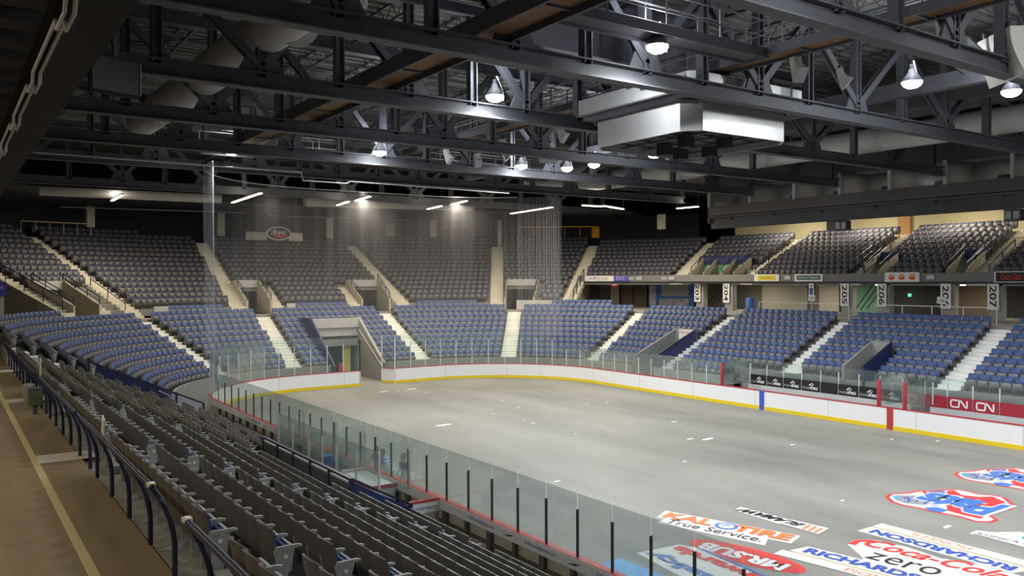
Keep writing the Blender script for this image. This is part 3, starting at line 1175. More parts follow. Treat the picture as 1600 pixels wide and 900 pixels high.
# blue radial banner fence at the far end of the near seats
A = W(150, 568, Y=17.1); B = W(268, 614, Y=17.1)
A2 = W(158, 590, Y=17.1); B2 = W(268, 634, Y=17.1)
e_ = empty('banner_fence', ((A.x + B.x) / 2, 17.1, 0))
tag(e_, 'long dark blue banner fence between the near seats and the blue corner seats', 'fence')
ox = (A.x + B.x) / 2
za = A.z; slope = (B.z - A.z) / (B.x - A.x)
MB().prism([(A.x - ox, za - .95), (A.x - ox, za), (B.x - ox, B.z), (B.x - ox, B.z - .95)], -.03, .03, X=(1, 0, 0), Y=(0, 0, 1), Z=(0, -1, 0)).build('banner', M['navyp'], e_)
MB().beam((A.x - ox - .3, 0, za + .1), (B.x - ox + 1.4, 0, B.z + .1 + slope * 1.4), .07, .07).build('top_rail', M['navy'], e_)
MB().prism([(B.x - ox, B.z - .95), (B.x - ox, B.z), (B.x - ox + 1.4, B.z + slope * 1.4), (B.x - ox + 1.4, B.z + slope * 1.4 - .7)], -.02, .02, X=(1, 0, 0), Y=(0, 0, 1), Z=(0, -1, 0)).build('grey_panel', M['ink_grey'], e_)
for k in range(5):
    x = A.x - ox - .3 + k * (B.x + 1.7 - A.x) / 4
    z = za + slope * (x + ox - A.x)
    MB().bb(x - .04, x + .04, -.05, .05, z - 1.1, z + .12).build('fence_post', M['navy'], e_)
zw = lambda x: za + slope * (x + ox - A.x)
xm = B.x - ox
MB().beam((xm - .55, -.05, zw(xm - .55) - .12), (xm - .06, -.05, zw(xm) - .12), .01, .03).beam((xm - .06, -.05, zw(xm) - .12), (xm - .06, -.05, zw(xm) - .9), .03, .01).beam((xm - .35, -.05, zw(xm) - .2), (xm - .5, -.05, zw(xm) - .75), .03, .01).build('white_mark', M['text_white'], e_)

# ------------------------------------------------------------------ safety net
nm = MB()
ts = samples(tdeg(45), tL(21.2), .5)
n_ = len(ts)
vs = []
for j, z in enumerate((3.0, 5.6, 8.2, 10.8, 13.45)):
    for t in ts:
        vs.append(at(t, .35 + .05 * math.sin(t * 2.1 + j), z))
fs = []
for j in range(4):
    for i in range(n_ - 1):
        fs.append((j * n_ + i, j * n_ + i + 1, (j + 1) * n_ + i + 1, (j + 1) * n_ + i))
nm.add(vs, fs)
e_ = nm.build('safety_net', M['net'])
tag(e_, 'tall see-through safety net hanging behind the far end of the rink', 'net')
MB().tube([at(t, .35, 13.47) for t in ts], .035, 6).build('top_cable', M['galv'], e_)
MB().tube([at(tL(21.2), .35, z) for z in (3.0, 13.45)], .05, 6).build('edge_rope', M['net'], e_)
MB().tube([at(tL(21.15), .36, z) for z in (3.0, 13.45)], .018, 6).build('edge_cord', M['ink_grey'], e_)
nm = MB()
vs = []
N = 60
for j, z in enumerate((3.2, 8, 13.45)):
    for i in range(N):
        t = tdeg(45) - i * .055
        vs.append(at(t, .35 + .22 * ((i % 2) * 2 - 1) * (.6 + .4 * math.sin(i * 1.3)), z))
fs = [(j * N + i, j * N + i + 1, (j + 1) * N + i + 1, (j + 1) * N + i) for j in range(2) for i in range(N - 1)]
nm.add(vs, fs)
tag(nm.build('gathered_net', M['net_thick']), 'pale gathered folds of netting hanging at the right end of the safety net', 'net')


# ------------------------------------------------------------------ seats
def shell_mesh(mb, cols=8, rows=3, mi=0, w=.50):
    """back shell: dished in plan, leaning back, with the top edge that reads as a wave"""
    th = .03
    vs = []
    for side in (0, 1):
        for j in range(rows + 1):
            v = j / rows
            for i in range(cols + 1):
                u = i / cols * 2 - 1
                z = .30 + v * .57
                if j == rows:
                    z += -.035 * abs(u) ** 3 + .012 * math.cos(u * PI / 2)
                y = .065 * abs(u) ** 2.2 - .20 * (z - .30) + (th if side else 0)
                vs.append((u * w / 2 * (1 - .05 * v), y, z))
    n = cols + 1
    k = n * (rows + 1)
    fs = []
    for j in range(rows):
        for i in range(cols):
            a = j * n + i
            fs.append((a, a + n, a + n + 1, a + 1))
            fs.append((k + a, k + a + 1, k + a + n + 1, k + a + n))
    for i in range(cols):
        a = rows * n + i
        fs.append((a, k + a, k + a + 1, a + 1))
        fs.append((i, i + 1, k + i + 1, k + i))
    for j in range(rows):
        a = j * n
        fs.append((a, k + a, k + a + n, a + n))
        b = a + cols
        fs.append((b, b + n, k + b + n, k + b))
    mb.add(vs, fs, mi)


def pad_mesh(mb, mi=0, cols=4):
    vs = []
    for side in (0, 1):
        for z in (.44, .77):
            for i in range(cols + 1):
                u = i / cols * 2 - 1
                vs.append((u * .20, .085 * abs(u * .84) ** 2.2 - .20 * (z - .30) + (.065 if side else .028), z))
    n = cols + 1
    k = 2 * n
    fs = []
    for i in range(cols):
        fs.append((i, i + n, i + n + 1, i + 1))
        fs.append((k + i, k + i + 1, k + i + n + 1, k + i + n))
        fs.append((n + i, k + n + i, k + n + i + 1, n + i + 1))
        fs.append((i, i + 1, k + i + 1, k + i))
    fs.append((0, k, k + n, n))
    fs.append((cols, cols + n, k + cols + n, k + cols))
    mb.add(vs, fs, mi)


def pan_box(mb, y0, y1, w, z0, z1, lean, mi=0, b=.02):
    """folded seat pan or its cushion: leaning slab with chamfered corners"""
    P_ = [(-w / 2 + b, z0), (w / 2 - b, z0), (w / 2, z0 + b), (w / 2, z1 - b * 2), (w / 2 - b * 2, z1), (-w / 2 + b * 2, z1), (-w / 2, z1 - b * 2), (-w / 2, z0 + b)]
    vs = [(x, y + lean * (z - z0), z) for y in (y0, y1) for x, z in P_]
    n = len(P_)
    mb.add(vs, [tuple(range(n)), tuple(range(n, 2 * n))[::-1]] + [(i, i + n, (i + 1) % n + n, (i + 1) % n) for i in range(n)], mi)


def seat_proto():
    r = empty('stadium_seat')
    mb = MB(); shell_mesh(mb, 10, 4); mb.build('back_shell', M['seat'], r, smooth=True)
    mb = MB(); pad_mesh(mb, 0, 6); mb.build('back_pad', M['blue'], r, smooth=True)
    mb = MB(); pan_box(mb, .20, .235, .43, .24, .57, .10); p = mb.build('seat_pan', M['seat_arm'], r)
    mb = MB(); pan_box(mb, .14, .20, .39, .26, .555, .10); mb.build('cushion', M['blue'], p)
    mb = MB()
    mb.prism([(.0, .52), (.02, .60), (.30, .60), (.35, .585), (.35, .565), (.06, .545)], -.024, .024, O=(.25, 0, 0), X=(0, 1, 0), Y=(0, 0, 1), Z=(1, 0, 0))
    mb.build('armrest', M['seat_arm'], r)
    mb = MB()
    mb.prism([(.04, 0), (.20, 0), (.17, .25), (.26, .54), (.0, .54), (.05, .3)], -.02, .02, O=(.25, 0, 0), X=(0, 1, 0), Y=(0, 0, 1), Z=(1, 0, 0))
    mb.build('standard', M['seat_arm'], r)
    return r


def low_template(pan=.60, blue=1):
    """one light seat, all pieces, for the mass of far seats: material 0 grey, 1 blue"""
    mb = MB()
    shell_mesh(mb, 2, 1, 0)
    pan_box(mb, .085, .11, .50, .36, .885, -.20, blue, .02)
    pan_box(mb, .17, .23, .45, .26, pan, .12 if pan < .65 else .06, 0, .03)
    mb.box((.25, .15, .575 if not blue else .62), (.045, .32, .035), mi=0)
    mb.box((.25, .13, .30), (.035, .16, .60), mi=0)
    return np.array(mb.v, dtype=np.float64), mb.f, mb.m


def place_mass(name, seats, mats_, label, cat, group, pan=.60, blue=1):
    tv, tf, tm = low_template(pan, blue)
    nv = len(tv)
    V = []
    for (x, y, z, ang) in seats:
        c, s = math.cos(ang), math.sin(ang)
        q = tv.copy()
        q[:, 0] = tv[:, 0] * c - tv[:, 1] * s + x
        q[:, 1] = tv[:, 0] * s + tv[:, 1] * c + y
        q[:, 2] = tv[:, 2] + z
        V.append(q)
    V = np.concatenate(V)
    sizes = np.array([len(f) for f in tf])
    flat = np.concatenate([np.array(f) for f in tf])
    N = len(seats)
    me = bpy.data.meshes.new(name)
    me.vertices.add(len(V))
    me.vertices.foreach_set('co', V.ravel())
    loops = (flat[None, :] + (np.arange(N) * nv)[:, None]).ravel()
    me.loops.add(len(loops))
    me.loops.foreach_set('vertex_index', loops.astype(np.int32))
    me.polygons.add(len(tf) * N)
    tot = np.tile(sizes, N)
    st = np.concatenate([[0], np.cumsum(tot)[:-1]])
    me.polygons.foreach_set('loop_start', st.astype(np.int32))
    me.polygons.foreach_set('loop_total', tot.astype(np.int32))
    for m_ in mats_:
        me.materials.append(m_)
    me.polygons.foreach_set('material_index', np.tile(np.array(tm), N).astype(np.int32))
    me.update(calc_edges=True)
    me.validate()
    o = bpy.data.objects.new(name, me)
    COL.objects.link(o)
    tag(o, label, cat, group, 'stuff')
    return o


def fill(t0, t1, d, pitch, m0=.62, m1=.62):
    """seat positions between two stations of a row at offset d"""
    a, b = slen(t0, d) + m0, slen(t1, d) - m1
    n = int((b - a) / pitch + .15)
    if n < 1:
        return []
    pad = ((b - a) - n * pitch) / 2
    return [tinv(a + pad + (i + .5) * pitch, d) for i in range(n)]


def seat_at(t, d, z):
    x, y, nx, ny = base(t)
    return (x + nx * d, y + ny * d, z, math.atan2(ny, nx) + PI / 2)


low, upp, allb = [], [], []
PITCH_ = .54
for r in range(11):
    d = LO + LD * (r + 1) - .14
    st = [T_LSTART] + [f(d) for f in LOW_AISLES] + [T_LEND]
    for i, (a, b) in enumerate(zip(st[:-1], st[1:])):
        if r == 10:
            if a < tR(18) or i == 0:
                continue
            w = slen(b, d) - slen(a, d)
            seg = fill(a, b, d, PITCH_, w * .27, w * .27)
        else:
            seg = fill(a, b, d, PITCH_)
        for t in seg:
            if r < 10 and (low_ban(t, r) or low_ban(t + .3, r) or low_ban(t - .3, r)):
                continue
            low.append(seat_at(t, d, lz(r)))
for k in range(15):
    d = UO + UD * (k + 1) - .14
    sts = [(f(d), .62) for f in UP_AISLES] + [(T_USTART, .1), (T_UEND, .3)]
    if k <= 3:
        sts += [(f(d), .5) for f in SHORT]
    sts.sort()
    for (a, ma), (b, mb_) in zip(sts[:-1], sts[1:]):
        if b - a < 1.2:
            continue
        m0, m1 = ma, mb_
        if k == 14:
            c = (a + b) / 2
            if tdeg(39) < c < tdeg(56) or tdeg(57) < c < tdeg(82):
                m1 = (b - a) * .4 if c > tdeg(57) else .6
            elif tdeg(100) < c < tdeg(118):
                m0 = (b - a) * 1.3
            elif tdeg(119) < c:
                pass
            else:
                continue
            if slen(b, d) - slen(a, d) < m0 + m1:
                continue
        for t in fill(a, b, d, PITCH_, m0, m1):
            if k < 14 and (up_ban(t, k) or up_ban(t + .25, k) or up_ban(t - .25, k)):
                continue
            upp.append(seat_at(t, d, uz(min(k, 13)) + (UH if k == 14 else 0)))
xr = MB()
for a, b in ((tdeg(40), tdeg(55)), (tdeg(64), tX(9)(23)), (tdeg(106), tdeg(117)), (tdeg(119.6), T_UEND)):
    sweep(xr, rect(UO + UD * 14, UO + UD * 15, uz(13), uz(14)), a, b, .9)
struct(xr.build('floor_top_row', M['concrete']))

# near block
NEAR_PITCH = .505
NEAR_AISLES = [14.6 + .0, 8.0, 1.9, -5.9, -13.6, -20.2]


def near_aisle(Y, i):
    return Y + .5 - .085 * (11 - i)


near = []
for i in range(12):
    X_ = -(NO + ND * (i + 1) - .10) - (.13 if i == 11 else .06 if i == 10 else 0)
    z = NZ + NH * i
    ed = [N_LEFT_END - .1] + [near_aisle(Y, i) for Y in NEAR_AISLES] + [-26]
    for s, (hi, lo) in enumerate(zip(ed[:-1], ed[1:])):
        hi2 = hi - (.1 if s == 0 else .5)
        lo2 = lo + (0 if s == len(ed) - 2 else .5)
        n = int((hi2 - lo2) / NEAR_PITCH + .2)
        pad = ((hi2 - lo2) - n * NEAR_PITCH) / 2
        for q in range(n):
            y = hi2 - pad - (q + .5) * NEAR_PITCH
            if i < 4 and -2.45 < y < 5.0:
                continue
            p = PX((X_, y, z + .8))
            vis = -25 < p[0] < 1625 and -60 < p[1] < 960 and p[2] > 1
            near.append((p[2] if vis else 1e6, i, s, n - 1 - q, (X_, y, z), n))
near.sort(key=lambda v: v[0])
proto = seat_proto()
BLK = {5: 'nearest block', 4: 'second block', 3: 'third block', 2: 'fourth block', 1: 'fifth block', 6: 'block at the bottom edge', 0: 'farthest block'}
RMAT = -PI / 2
used = False
rest = []
end_mb = MB().prism([(.0, .02), (.24, .02), (.34, .60), (-.02, .62), (-.02, .3)], -.012, .012, O=(-.262, 0, 0), X=(0, 1, 0), Y=(0, 0, 1), Z=(1, 0, 0))
for c_, (dist, i, s, q, p, n) in enumerate(near):
    if c_ >= 300 or dist > 1e5:
        rest.append((p[0], p[1], p[2], RMAT))
        continue
    o = proto if not used else copy_tree(proto)
    used = True
    o.location = p
    o.rotation_euler = (0, 0, RMAT)
    rowl = ORD[11 - i]
    tag(o, f'grey folding seat, {BLK[s]}, {rowl} row below the rail, {ORD[q]} from near aisle', 'seat', 'grey folding seats of the near stands')
    if q == 0:
        dsk = MB()
        dsk.tube([(.272, .14, .47), (.279, .14, .47)], .028, 12)
        dsk.build('number_disc', M['paper'], o)
# concrete steps between the near seats
for s, Y in enumerate(NEAR_AISLES):
    mb = MB()
    for i in range(12):
        ya = near_aisle(Y, i)
        mb.bb(-(NO + ND * (i + 1)), -(NO + ND * i), ya - .48, ya + .48, NZ + NH * i - .3, NZ + NH * i + .012)
        mb.bb(-(NO + ND * (i + 1)), -(NO + ND * (i + .5)), ya - .48, ya + .48, NZ + NH * i, NZ + NH * i + .15)
    if s in (0,):
        pass
    tag(mb.build('aisle_steps', M['stair'] if s < 2 else M['concrete']), f'stepped aisle between the near grey seats, {ORD[s]} from the far end', 'stairs', 'stepped aisles of the near stands')
place_mass('near_seats', rest, [M['seat'], M['blue']], 'grey folding seats farther along the near stands', 'seats', 'grey folding seats of the near stands', .54, 0)
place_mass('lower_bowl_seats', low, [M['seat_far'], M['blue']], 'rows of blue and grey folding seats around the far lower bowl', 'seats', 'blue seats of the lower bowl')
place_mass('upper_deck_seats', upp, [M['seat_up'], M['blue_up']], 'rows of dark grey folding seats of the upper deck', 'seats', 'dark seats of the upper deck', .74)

# ------------------------------------------------------------------ railing of the near concourse
RX0, RX1, RZ = -22.60, -22.84, 4.93


def rail_section(y0, y1, label, posts):
    """posts stand at the floor edge and curve back to carry the top rail"""
    e_ = empty('walkway_rail', (RX0, (y0 + y1) / 2, 3.85))
    tag(e_, label, 'railing', 'navy railing along the concourse')
    cy = (y0 + y1) / 2
    MB().tube([(RX1 - RX0, y0 - cy, RZ - 3.85), (RX1 - RX0, y1 - cy, RZ - 3.85)], .036, 10).build('top_rail', M['navy'], e_, smooth=True)
    for y in posts:
        pts = []
        for k in range(9):
            u = k / 8
            pts.append(((RX1 - RX0) * (max(0, u - .3) / .7) ** 2.0, y - cy, (RZ - 3.85) * u))
        MB().tube(pts, .032, 8).build('post', M['navy'], e_, smooth=True)
    return e_


yy = -8.9
rail_section(-12.4 - 7, -13.9, 'near end of the curved navy concourse railing, after the aisle gap', [-13.95, -15.45, -16.9, -18.4])
rail_section(-12.3, -6.3, 'curved navy railing section beside the brown floor, nearest long section', [-12.3, -10.9, -9.4, -7.9, -6.35])
rail_section(-5.5, 1.4, 'curved navy railing section at the first white floor band', [-5.5, -4.1, -2.7, -1.3, .1, 1.4])
rail_section(2.3, 7.5, 'curved navy railing section beside the grey and green bins', [2.3, 3.6, 4.9, 6.2, 7.5])
rail_section(8.4, 17.0, 'farthest section of the curved navy concourse railing', [8.4, 9.8, 11.2, 12.6, 14.0, 15.5, 17.0])
for y, l in ((-12.2, 'pale row sticker on the railing end right of the aisle gap'), (-13.95, 'pale row sticker on the near railing end at the aisle gap')):
    o = MB().box((RX1, y, RZ + .02), (.085, .12, .045)).build('row_sticker', M['cream'])
    tag(o, l, 'sticker')
    text('lettering', 'ZZZ', (RX1 - .03, y - .05, RZ + .043), (0, 1, 0), (-1, 0, 0), .1, .05, M['text_black'], o)
o = MB().box((-22.74, -8.0, 5.03), (.02, .2, .3), Y=(0, .95, .3), Z=(0, -.3, .95)).build('row_paddle', M['cream'])
tag(o, 'pale lettered paddle sign tied upright to the concourse railing', 'sign')
o = MB().box((-22.74, 2.2, 5.05), (.02, .2, .55), Y=(0, .95, .3), Z=(0, -.3, .95)).build('row_paddle', M['cream'])
tag(o, 'farther pale paddle sign leaning on the concourse railing', 'sign')

# bins and cart on the concourse
e_ = empty('green_bin', (-22.85, 2.4, 3.85))
tag(e_, 'dark green lidded bin on a post base beside the railing', 'bin')
MB().bb(-.15, .15, -.13, .13, .25, .66).build('body', mat('bin_green', (.09, .11, .06), .6), e_)
MB().bb(-.05, .05, -.05, .05, 0, .25).build('leg', M['steel'], e_)
MB().bb(-.165, .165, -.145, .145, .66, .70).build('lid', M['steel'], e_)
o = MB().tube([(-22.86, 4.3, 3.85), (-22.86, 4.3, 4.42), (-22.86, 4.3, 4.46)], [.12, .14, .12], 14).build('grey_bin', M['grey_wall'], smooth=True)
tag(o, 'grey round bin beside the railing, beyond the green bin', 'bin')
e_ = empty('snack_cart', (-23.9, 26, 3.85))
tag(e_, 'yellow snack cart with a glass top at the far left end of the concourse', 'cart')
MB().bb(-.6, .9, -.4, .4, .1, 1.0).build('body', M['orange'], e_)
MB().bb(-.6, .9, -.4, .4, 1.55, 1.62).build('roof', M['cream'], e_)
MB().bb(-.55, .85, -.35, .35, 1.0, 1.55).build('glass_case', M['glass'], e_)
for x, y in ((-.55, -.36), (.85, -.36), (-.55, .36), (.85, .36)):
    MB().bb(x - .025, x + .025, y - .025, y + .025, 1.0, 1.6).build('post', M['cream'], e_)
sgx = W(10, 450, Y=28.0).x
o = MB().bb(sgx - 1.3, sgx, 28.0, 28.2, W(5, 462, Y=28).z, W(5, 440, Y=28).z).build('blue_sign', mat('sign_violet', (.07, .06, .36), .5))
tag(o, 'dark violet sign with pale lettering at the far left edge', 'sign')
text('lettering', 'TICKETS', (sgx - 1.15, 28.0, 6.95), (1, 0, 0), (0, 0, 1), 1.0, .15, M['text_white'], o)
o = MB().bb(sgx - .5, sgx - .1, 28.2, 28.6, 3.85, 6.8).build('sign_pillar', M['beige'])
tag(o, 'beige pillar under the violet sign at the left edge', 'pillar')
# ------------------------------------------------------------------ roof
TZ = 13.35          # underside of the truss bottom chords
TOPZ = 17.2
rd = MB()
rd.bb(-46, 46, -30, 62, 18.2, 18.4)
struct(rd.build('ceiling', mat('roof_deck', (.33, .35, .31), .7, var=.1, scale=1)))
rib = MB()
y = -14
while y < 40:
    rib.bb(-24, 20, y, y + .09, 18.08, 18.2)
    y += .6
struct(rib.build('ceiling_ribs', mat('roof_deck_rib', (.24, .25, .225), .7)))


def wide_flange(mb, a, b, w, h, up=(0, 0, 1)):
    """rolled steel section: two flanges and a web"""
    a, b = Vector(a), Vector(b)
    d = (b - a).normalized()
    u = Vector(up)
    if abs(d.dot(u)) > .9:
        u = Vector((1, 0, 0)) if abs(d.x) < .9 else Vector((0, 1, 0))
    x = d.cross(u).normalized()
    z = x.cross(d)
    mb.beam(a + z * (h / 2 - .02), b + z * (h / 2 - .02), w, .04, up=up)
    mb.beam(a - z * (h / 2 - .02), b - z * (h / 2 - .02), w, .04, up=up)
    mb.beam(a, b, .05, h - .06, up=up)


TY = [-10.55, -3.6, 3.35, 10.3, 17.25, 24.2, 36.0]
TLAB = ['dark steel roof truss crossing the upper right corner, nearest of all', 'dark steel roof truss whose lower chord crosses in front of the hanging scoreboard box',
        'dark steel roof truss just behind the hanging scoreboard box', 'dark steel roof truss fourth from the camera, lit by the arena lamps',
        'dark steel roof truss just before the safety net', 'dark steel roof truss just beyond the safety net top', 'farthest dark steel roof truss over the far upper deck']
XN = [-23.6, -20.3, -17.2, -14.6, -12.0, -9.4, -7.0, -4.4, -1.6, 1.2, 4.2, 7.4, 10.8, 14.4, 18.2, 22.2]
for n_, (ty, l) in enumerate(zip(TY, TLAB)):
    e_ = empty('roof_truss', (0, ty, TZ))
    tag(e_, l, 'truss', 'dark steel roof trusses')
    H = TOPZ - TZ
    mb = MB(); wide_flange(mb, (-24.4, 0, .26), (24, 0, .26), .42, .52); mb.build('bottom_chord', M['steel'], e_)
    mb = MB(); wide_flange(mb, (-24.4, 0, H), (24, 0, H), .42, .45); mb.build('top_chord', M['steel'], e_)
    for i, x in enumerate(XN):
        x = x + n_ * .35
        mb = MB(); wide_flange(mb, (x, 0, .4), (x, 0, H - .15), .3, .3, up=(1, 0, 0)); mb.build('upright', M['steel'], e_)
        if i % 2 == 0:
            mb = MB().prism([(-.75, .5), (.75, .5), (.42, 1.15), (-.42, 1.15)], -.05, .05, O=(x, -.02, 0), X=(1, 0, 0), Y=(0, 0, 1), Z=(0, 1, 0))
            mb.build('gusset_plate', M['steel'], e_)
    for i in range(len(XN) - 1):
        x0, x1 = XN[i] + n_ * .35, XN[i + 1] + n_ * .35
        a, b = ((x0, 0, .7), (x1, 0, H - .3)) if i % 2 == 0 else ((x0, 0, H - .3), (x1, 0, .7))
        mb = MB(); wide_flange(mb, a, b, .26, .26, up=(0, 1, 0)); mb.build('diagonal', M['steel'], e_)

# open web joists between the trusses
jn = 0
for x in (-22.0, -19.4, -16.4, -13.4, -10.4, -7.4, -4.0, 0, 4, 8, 12):
    mb = MB()
    mb.bb(x - .05, x + .05, -14, 34, 17.35, 17.43)
    mb.bb(x - .05, x + .05, -14, 34, 18.0, 18.08)
    y = -14.0
    up_ = True
    while y < 33.6:
        a, b = (x, y, 17.4), (x, y + .5, 18.04)
        if not up_:
            a, b = (x, y, 18.04), (x, y + .5, 17.4)
        mb.beam(a, b, .03, .03)
        up_ = not up_
        y += .5
    jn += 1
    tag(mb.build('open_web_joist', M['steel']), f'open web steel joist under the ribbed roof deck, {ORD[jn - 1]} from the left', 'joist', 'open web joists')
br = MB()
for y in (-7, 0, 7, 13.8):
    br.bb(-22.5, 12, y - .03, y + .03, 17.4, 17.46)
    br.beam((-20, y - 3, 17.4), (-13, y + 3, 17.4), .05, .05)
    br.beam((-13, y - 3, 17.4), (-20, y + 3, 17.4), .05, .05)
tag(br.build('roof_bracing', M['steel']), 'thin cross bracing rods under the roof deck', 'bracing')

# low dark ceiling over the near concourse, with its edge beam and conduits
lc = MB()
lc.bb(-40, -23.45, -30, 24, 11.35, 11.6)
y = -30
while y < 24:
    lc.bb(-40, -23.5, y, y + .55, 11.12, 11.36)
    y += 1.25
struct(lc.build('ceiling_near_soffit', M['soffit']))
mb = MB()
wide_flange(mb, (-23.42, -24, 10.62), (-23.42, 24, 10.62), .5, .8)
tag(mb.build('edge_beam', M['dark']), 'long dark edge beam of the low ceiling at the upper left', 'beam')
mb = MB()
for k, dz in ((0, 0), (1, .09)):
    pts = []
    for i in range(9):
        y = -16 + i * 3.6
        x = -23.72 - (.09 if k else 0)
        pts += [(x, y, 10.2), (x, y + 2.7, 10.2), (x, y + 2.8, 10.08), (x, y + 3.5, 10.08)]
    mb.tube(pts, .022, 6)
tag(mb.build('conduit', M['galv']), 'pair of grey conduits running along the edge beam at the upper left', 'pipe')

# hanging television
c = W(181, 119, Y=-5.0)
e_ = empty('television', (c.x, c.y, c.z))
e_.rotation_euler = (0, 0, math.radians(18))
tag(e_, 'flat television hanging from the roof at the upper left', 'television')
MB().bb(-.50, .50, -.0, .09, -.37, .37).build('casing', M['black'], e_)
MB().bb(-.455, .455, -.012, .0, -.31, .34).build('screen', M['tv'], e_)
MB().bb(-.04, .04, .0, .08, .37, 1.9).build('hanger_pole', M['steel'], e_)
MB().bb(.50, .512, .0, .06, -.30, .32).build('side_trim', M['galv'], e_)

# ducts
e_ = empty('large_duct', (-16.4, 6, 15.2))
tag(e_, 'large grey round duct running along the roof at the upper left', 'duct')
MB().tube([(.5, -13, .15), (.2, -6, .1), (.0, 2, .0), (-.2, 9, -.1), (-.4, 14.5, -.15)], .72, 24).build('barrel', M['duct'], e_, smooth=True)
for y in (-10, -4, 2, 8, 13.5):
    MB().tube([(.35 - y * .045, y - .05, .03), (.35 - y * .045, y + .05, .03)], .745, 24).build('seam_band', M['duct'], e_, smooth=True)
e_ = empty('fabric_bag', (-16.2, -1.2, 15.9))
tag(e_, 'grey baffle bag hanging beside the large duct at the top edge', 'baffle')
for k in range(4):
    MB().tube([(.55 + k * .2, -.2 + k * .1, -.9), (.5 + k * .2, -.15 + k * .1, 0), (.5 + k * .2, -.1 + k * .1, 1.2)], [.12, .27, .2], 10).build('fold', M['duct'], e_, smooth=True)
for (pts, r, l) in (([(17, -14, 14.85), (17, 30, 14.85)], .66, 'long pale round duct behind the beams at the right'),
                    ([(-19.5, 40, 13.3), (-7.8, 40, 13.35)], .32, 'flat grey duct before the dark curtain at the left'),
                    ([(-1, 41, 13.6), (14.5, 41, 13.9)], .42, 'grey duct along the far end under the roof, behind the net'),
                    ([(10.5, 27, 14.2), (17.5, 24, 14.6)], .38, 'short grey duct right of the gathered netting')):
    o = MB().tube([Vector(pts[0]).lerp(Vector(pts[1]), k / 6) for k in range(7)], r, 20).build('duct', M['duct'], smooth=True)
    tag(o, l, 'duct')

# catwalks
def catwalk(label, a, b, w, hz, rails=(1, 1), wood=True):
    a, b = Vector(a), Vector(b)
    d = (b - a).normalized()
    s = d.cross(Vector((0, 0, 1)))
    e_ = empty('catwalk', (a + b) / 2)
    tag(e_, label, 'catwalk')
    c = (a + b) / 2
    A, B = a - c, b - c
    MB().beam(A, B, w, .06).build('deck', M['wood'] if wood else M['steel'], e_)
    for k in (-1, 1):
        mb = MB(); mb.beam(A + s * (k * w / 2) + Vector((0, 0, .02)), B + s * (k * w / 2) + Vector((0, 0, .02)), .07, hz)
        mb.build('side_beam', M['steel'], e_)
        if rails[(k + 1) // 2]:
            mb = MB()
            for h in (.55, 1.05):
                mb.beam(A + s * (k * w / 2) + Vector((0, 0, h)), B + s * (k * w / 2) + Vector((0, 0, h)), .04, .04)
            n = int((b - a).length / 1.9)
            for i in range(n + 1):
                p = A.lerp(B, i / n) + s * (k * w / 2)
                mb.beam(p, p + Vector((0, 0, 1.05)), .045, .045)
            mb.build('guard_rail', M['galv2'], e_)
    n = int((b - a).length / 3.5)
    mb = MB()
    for i in range(n + 1):
        p = A.lerp(B, i / n) - Vector((0, 0, .06))
        mb.beam(p - s * w / 2, p + s * w / 2, .06, .08)
    mb.build('cross_bearer', M['steel'], e_)
    return e_


M['edge'] = mat('edge_beam_paint', (.022, .02, .018), .8, var=.3)
M['galv2'] = mat('galvanised_rail', (.22, .22, .23), .5, .5)
catwalk('long brown bottomed catwalk running away under the roof left of centre', (-12.4, -14, 14.15), (-12.4, 24, 14.15), 1.15, .5, (0, 0))
catwalk('catwalk with rails that runs away under the roof right of centre', (-2.6, -14, 14.6), (-2.6, 20, 14.6), .9, .3)
catwalk('cross catwalk with rails beside the brightest lamp, before the scoreboard box', (-12, -4.9, 14.55), (-2.9, -4.9, 14.55), .9, .3, (1, 1), False)
catwalk('cross catwalk over the far goal line, lit orange, along the net cable', (-14, 20.6, 13.9), (8, 20.6, 13.9), .9, .3)
catwalk('cross catwalk slab between the two long catwalks, left of the bright lamp', (-12, -1.4, 14.3), (-4.4, -1.4, 14.3), 2.2, .12, (0, 0), False)
pp = MB().tube([(-24, 19.2, 13.0), (-9.5, 18.8, 12.9), (-9.4, 18.8, 12.5), (-7, 18.8, 12.5), (-6.8, 18.8, 12.62), (3.5, 18.8, 12.55)], .035, 8)
tag(pp.build('grey_pipe', M['galv'], smooth=True), 'thin grey pipe with a dropped bend before the safety net', 'pipe')
bb_ = MB()
for x, z in ((7.5, 14.7), (12.5, 15.2), (21.5, 14.9)):
    bb_.bb(x - .22, x + .22, -14, 30, z, z + .6)
tag(bb_.build('roof_girders', M['steel']), 'dark lengthwise girders under the roof at the right', 'beam')
dk = MB().bb(24.6, 40, -14, 34, 15.4, 15.6)
struct(dk.build('ceiling_right_soffit', M['soffit']))
for (x0, x1, y0, y1, z, l) in ((12.2, 16.6, -14, 8, 15.6, 'near'), (12.2, 16.6, 10, 30, 15.6, 'far')):
    tag(MB().bb(x0, x1, y0, y1, z, z + .1).build('ceiling_panel', M['soffit']), f'dark ceiling panel between the girders at the right, the {l} one', 'ceiling panel')

# scoreboard box
def rring(mb, cx, cy, a, z0, z1, ch, th=.06, mi=0):
    def oct_(a, ch):
        return [(a, -a + ch), (a, a - ch), (a - ch, a), (-a + ch, a), (-a, a - ch), (-a, -a + ch), (-a + ch, -a), (a - ch, -a)]
    o, i = oct_(a, ch), oct_(a - th, ch)
    n = 8
    vs = [(cx + x, cy + y, z) for z in (z0, z1) for x, y in o] + [(cx + x, cy + y, z) for z in (z0, z1) for x, y in i]
    fs = []
    for k in range(n):
        q = (k + 1) % n
        fs += [(k, q, q + n, k + n), (2 * n + k, 3 * n + k, 3 * n + q, 2 * n + q), (k, 2 * n + k, 2 * n + q, q), (n + k, n + q, 3 * n + q, 3 * n + k)]
    mb.add(vs, fs, mi)


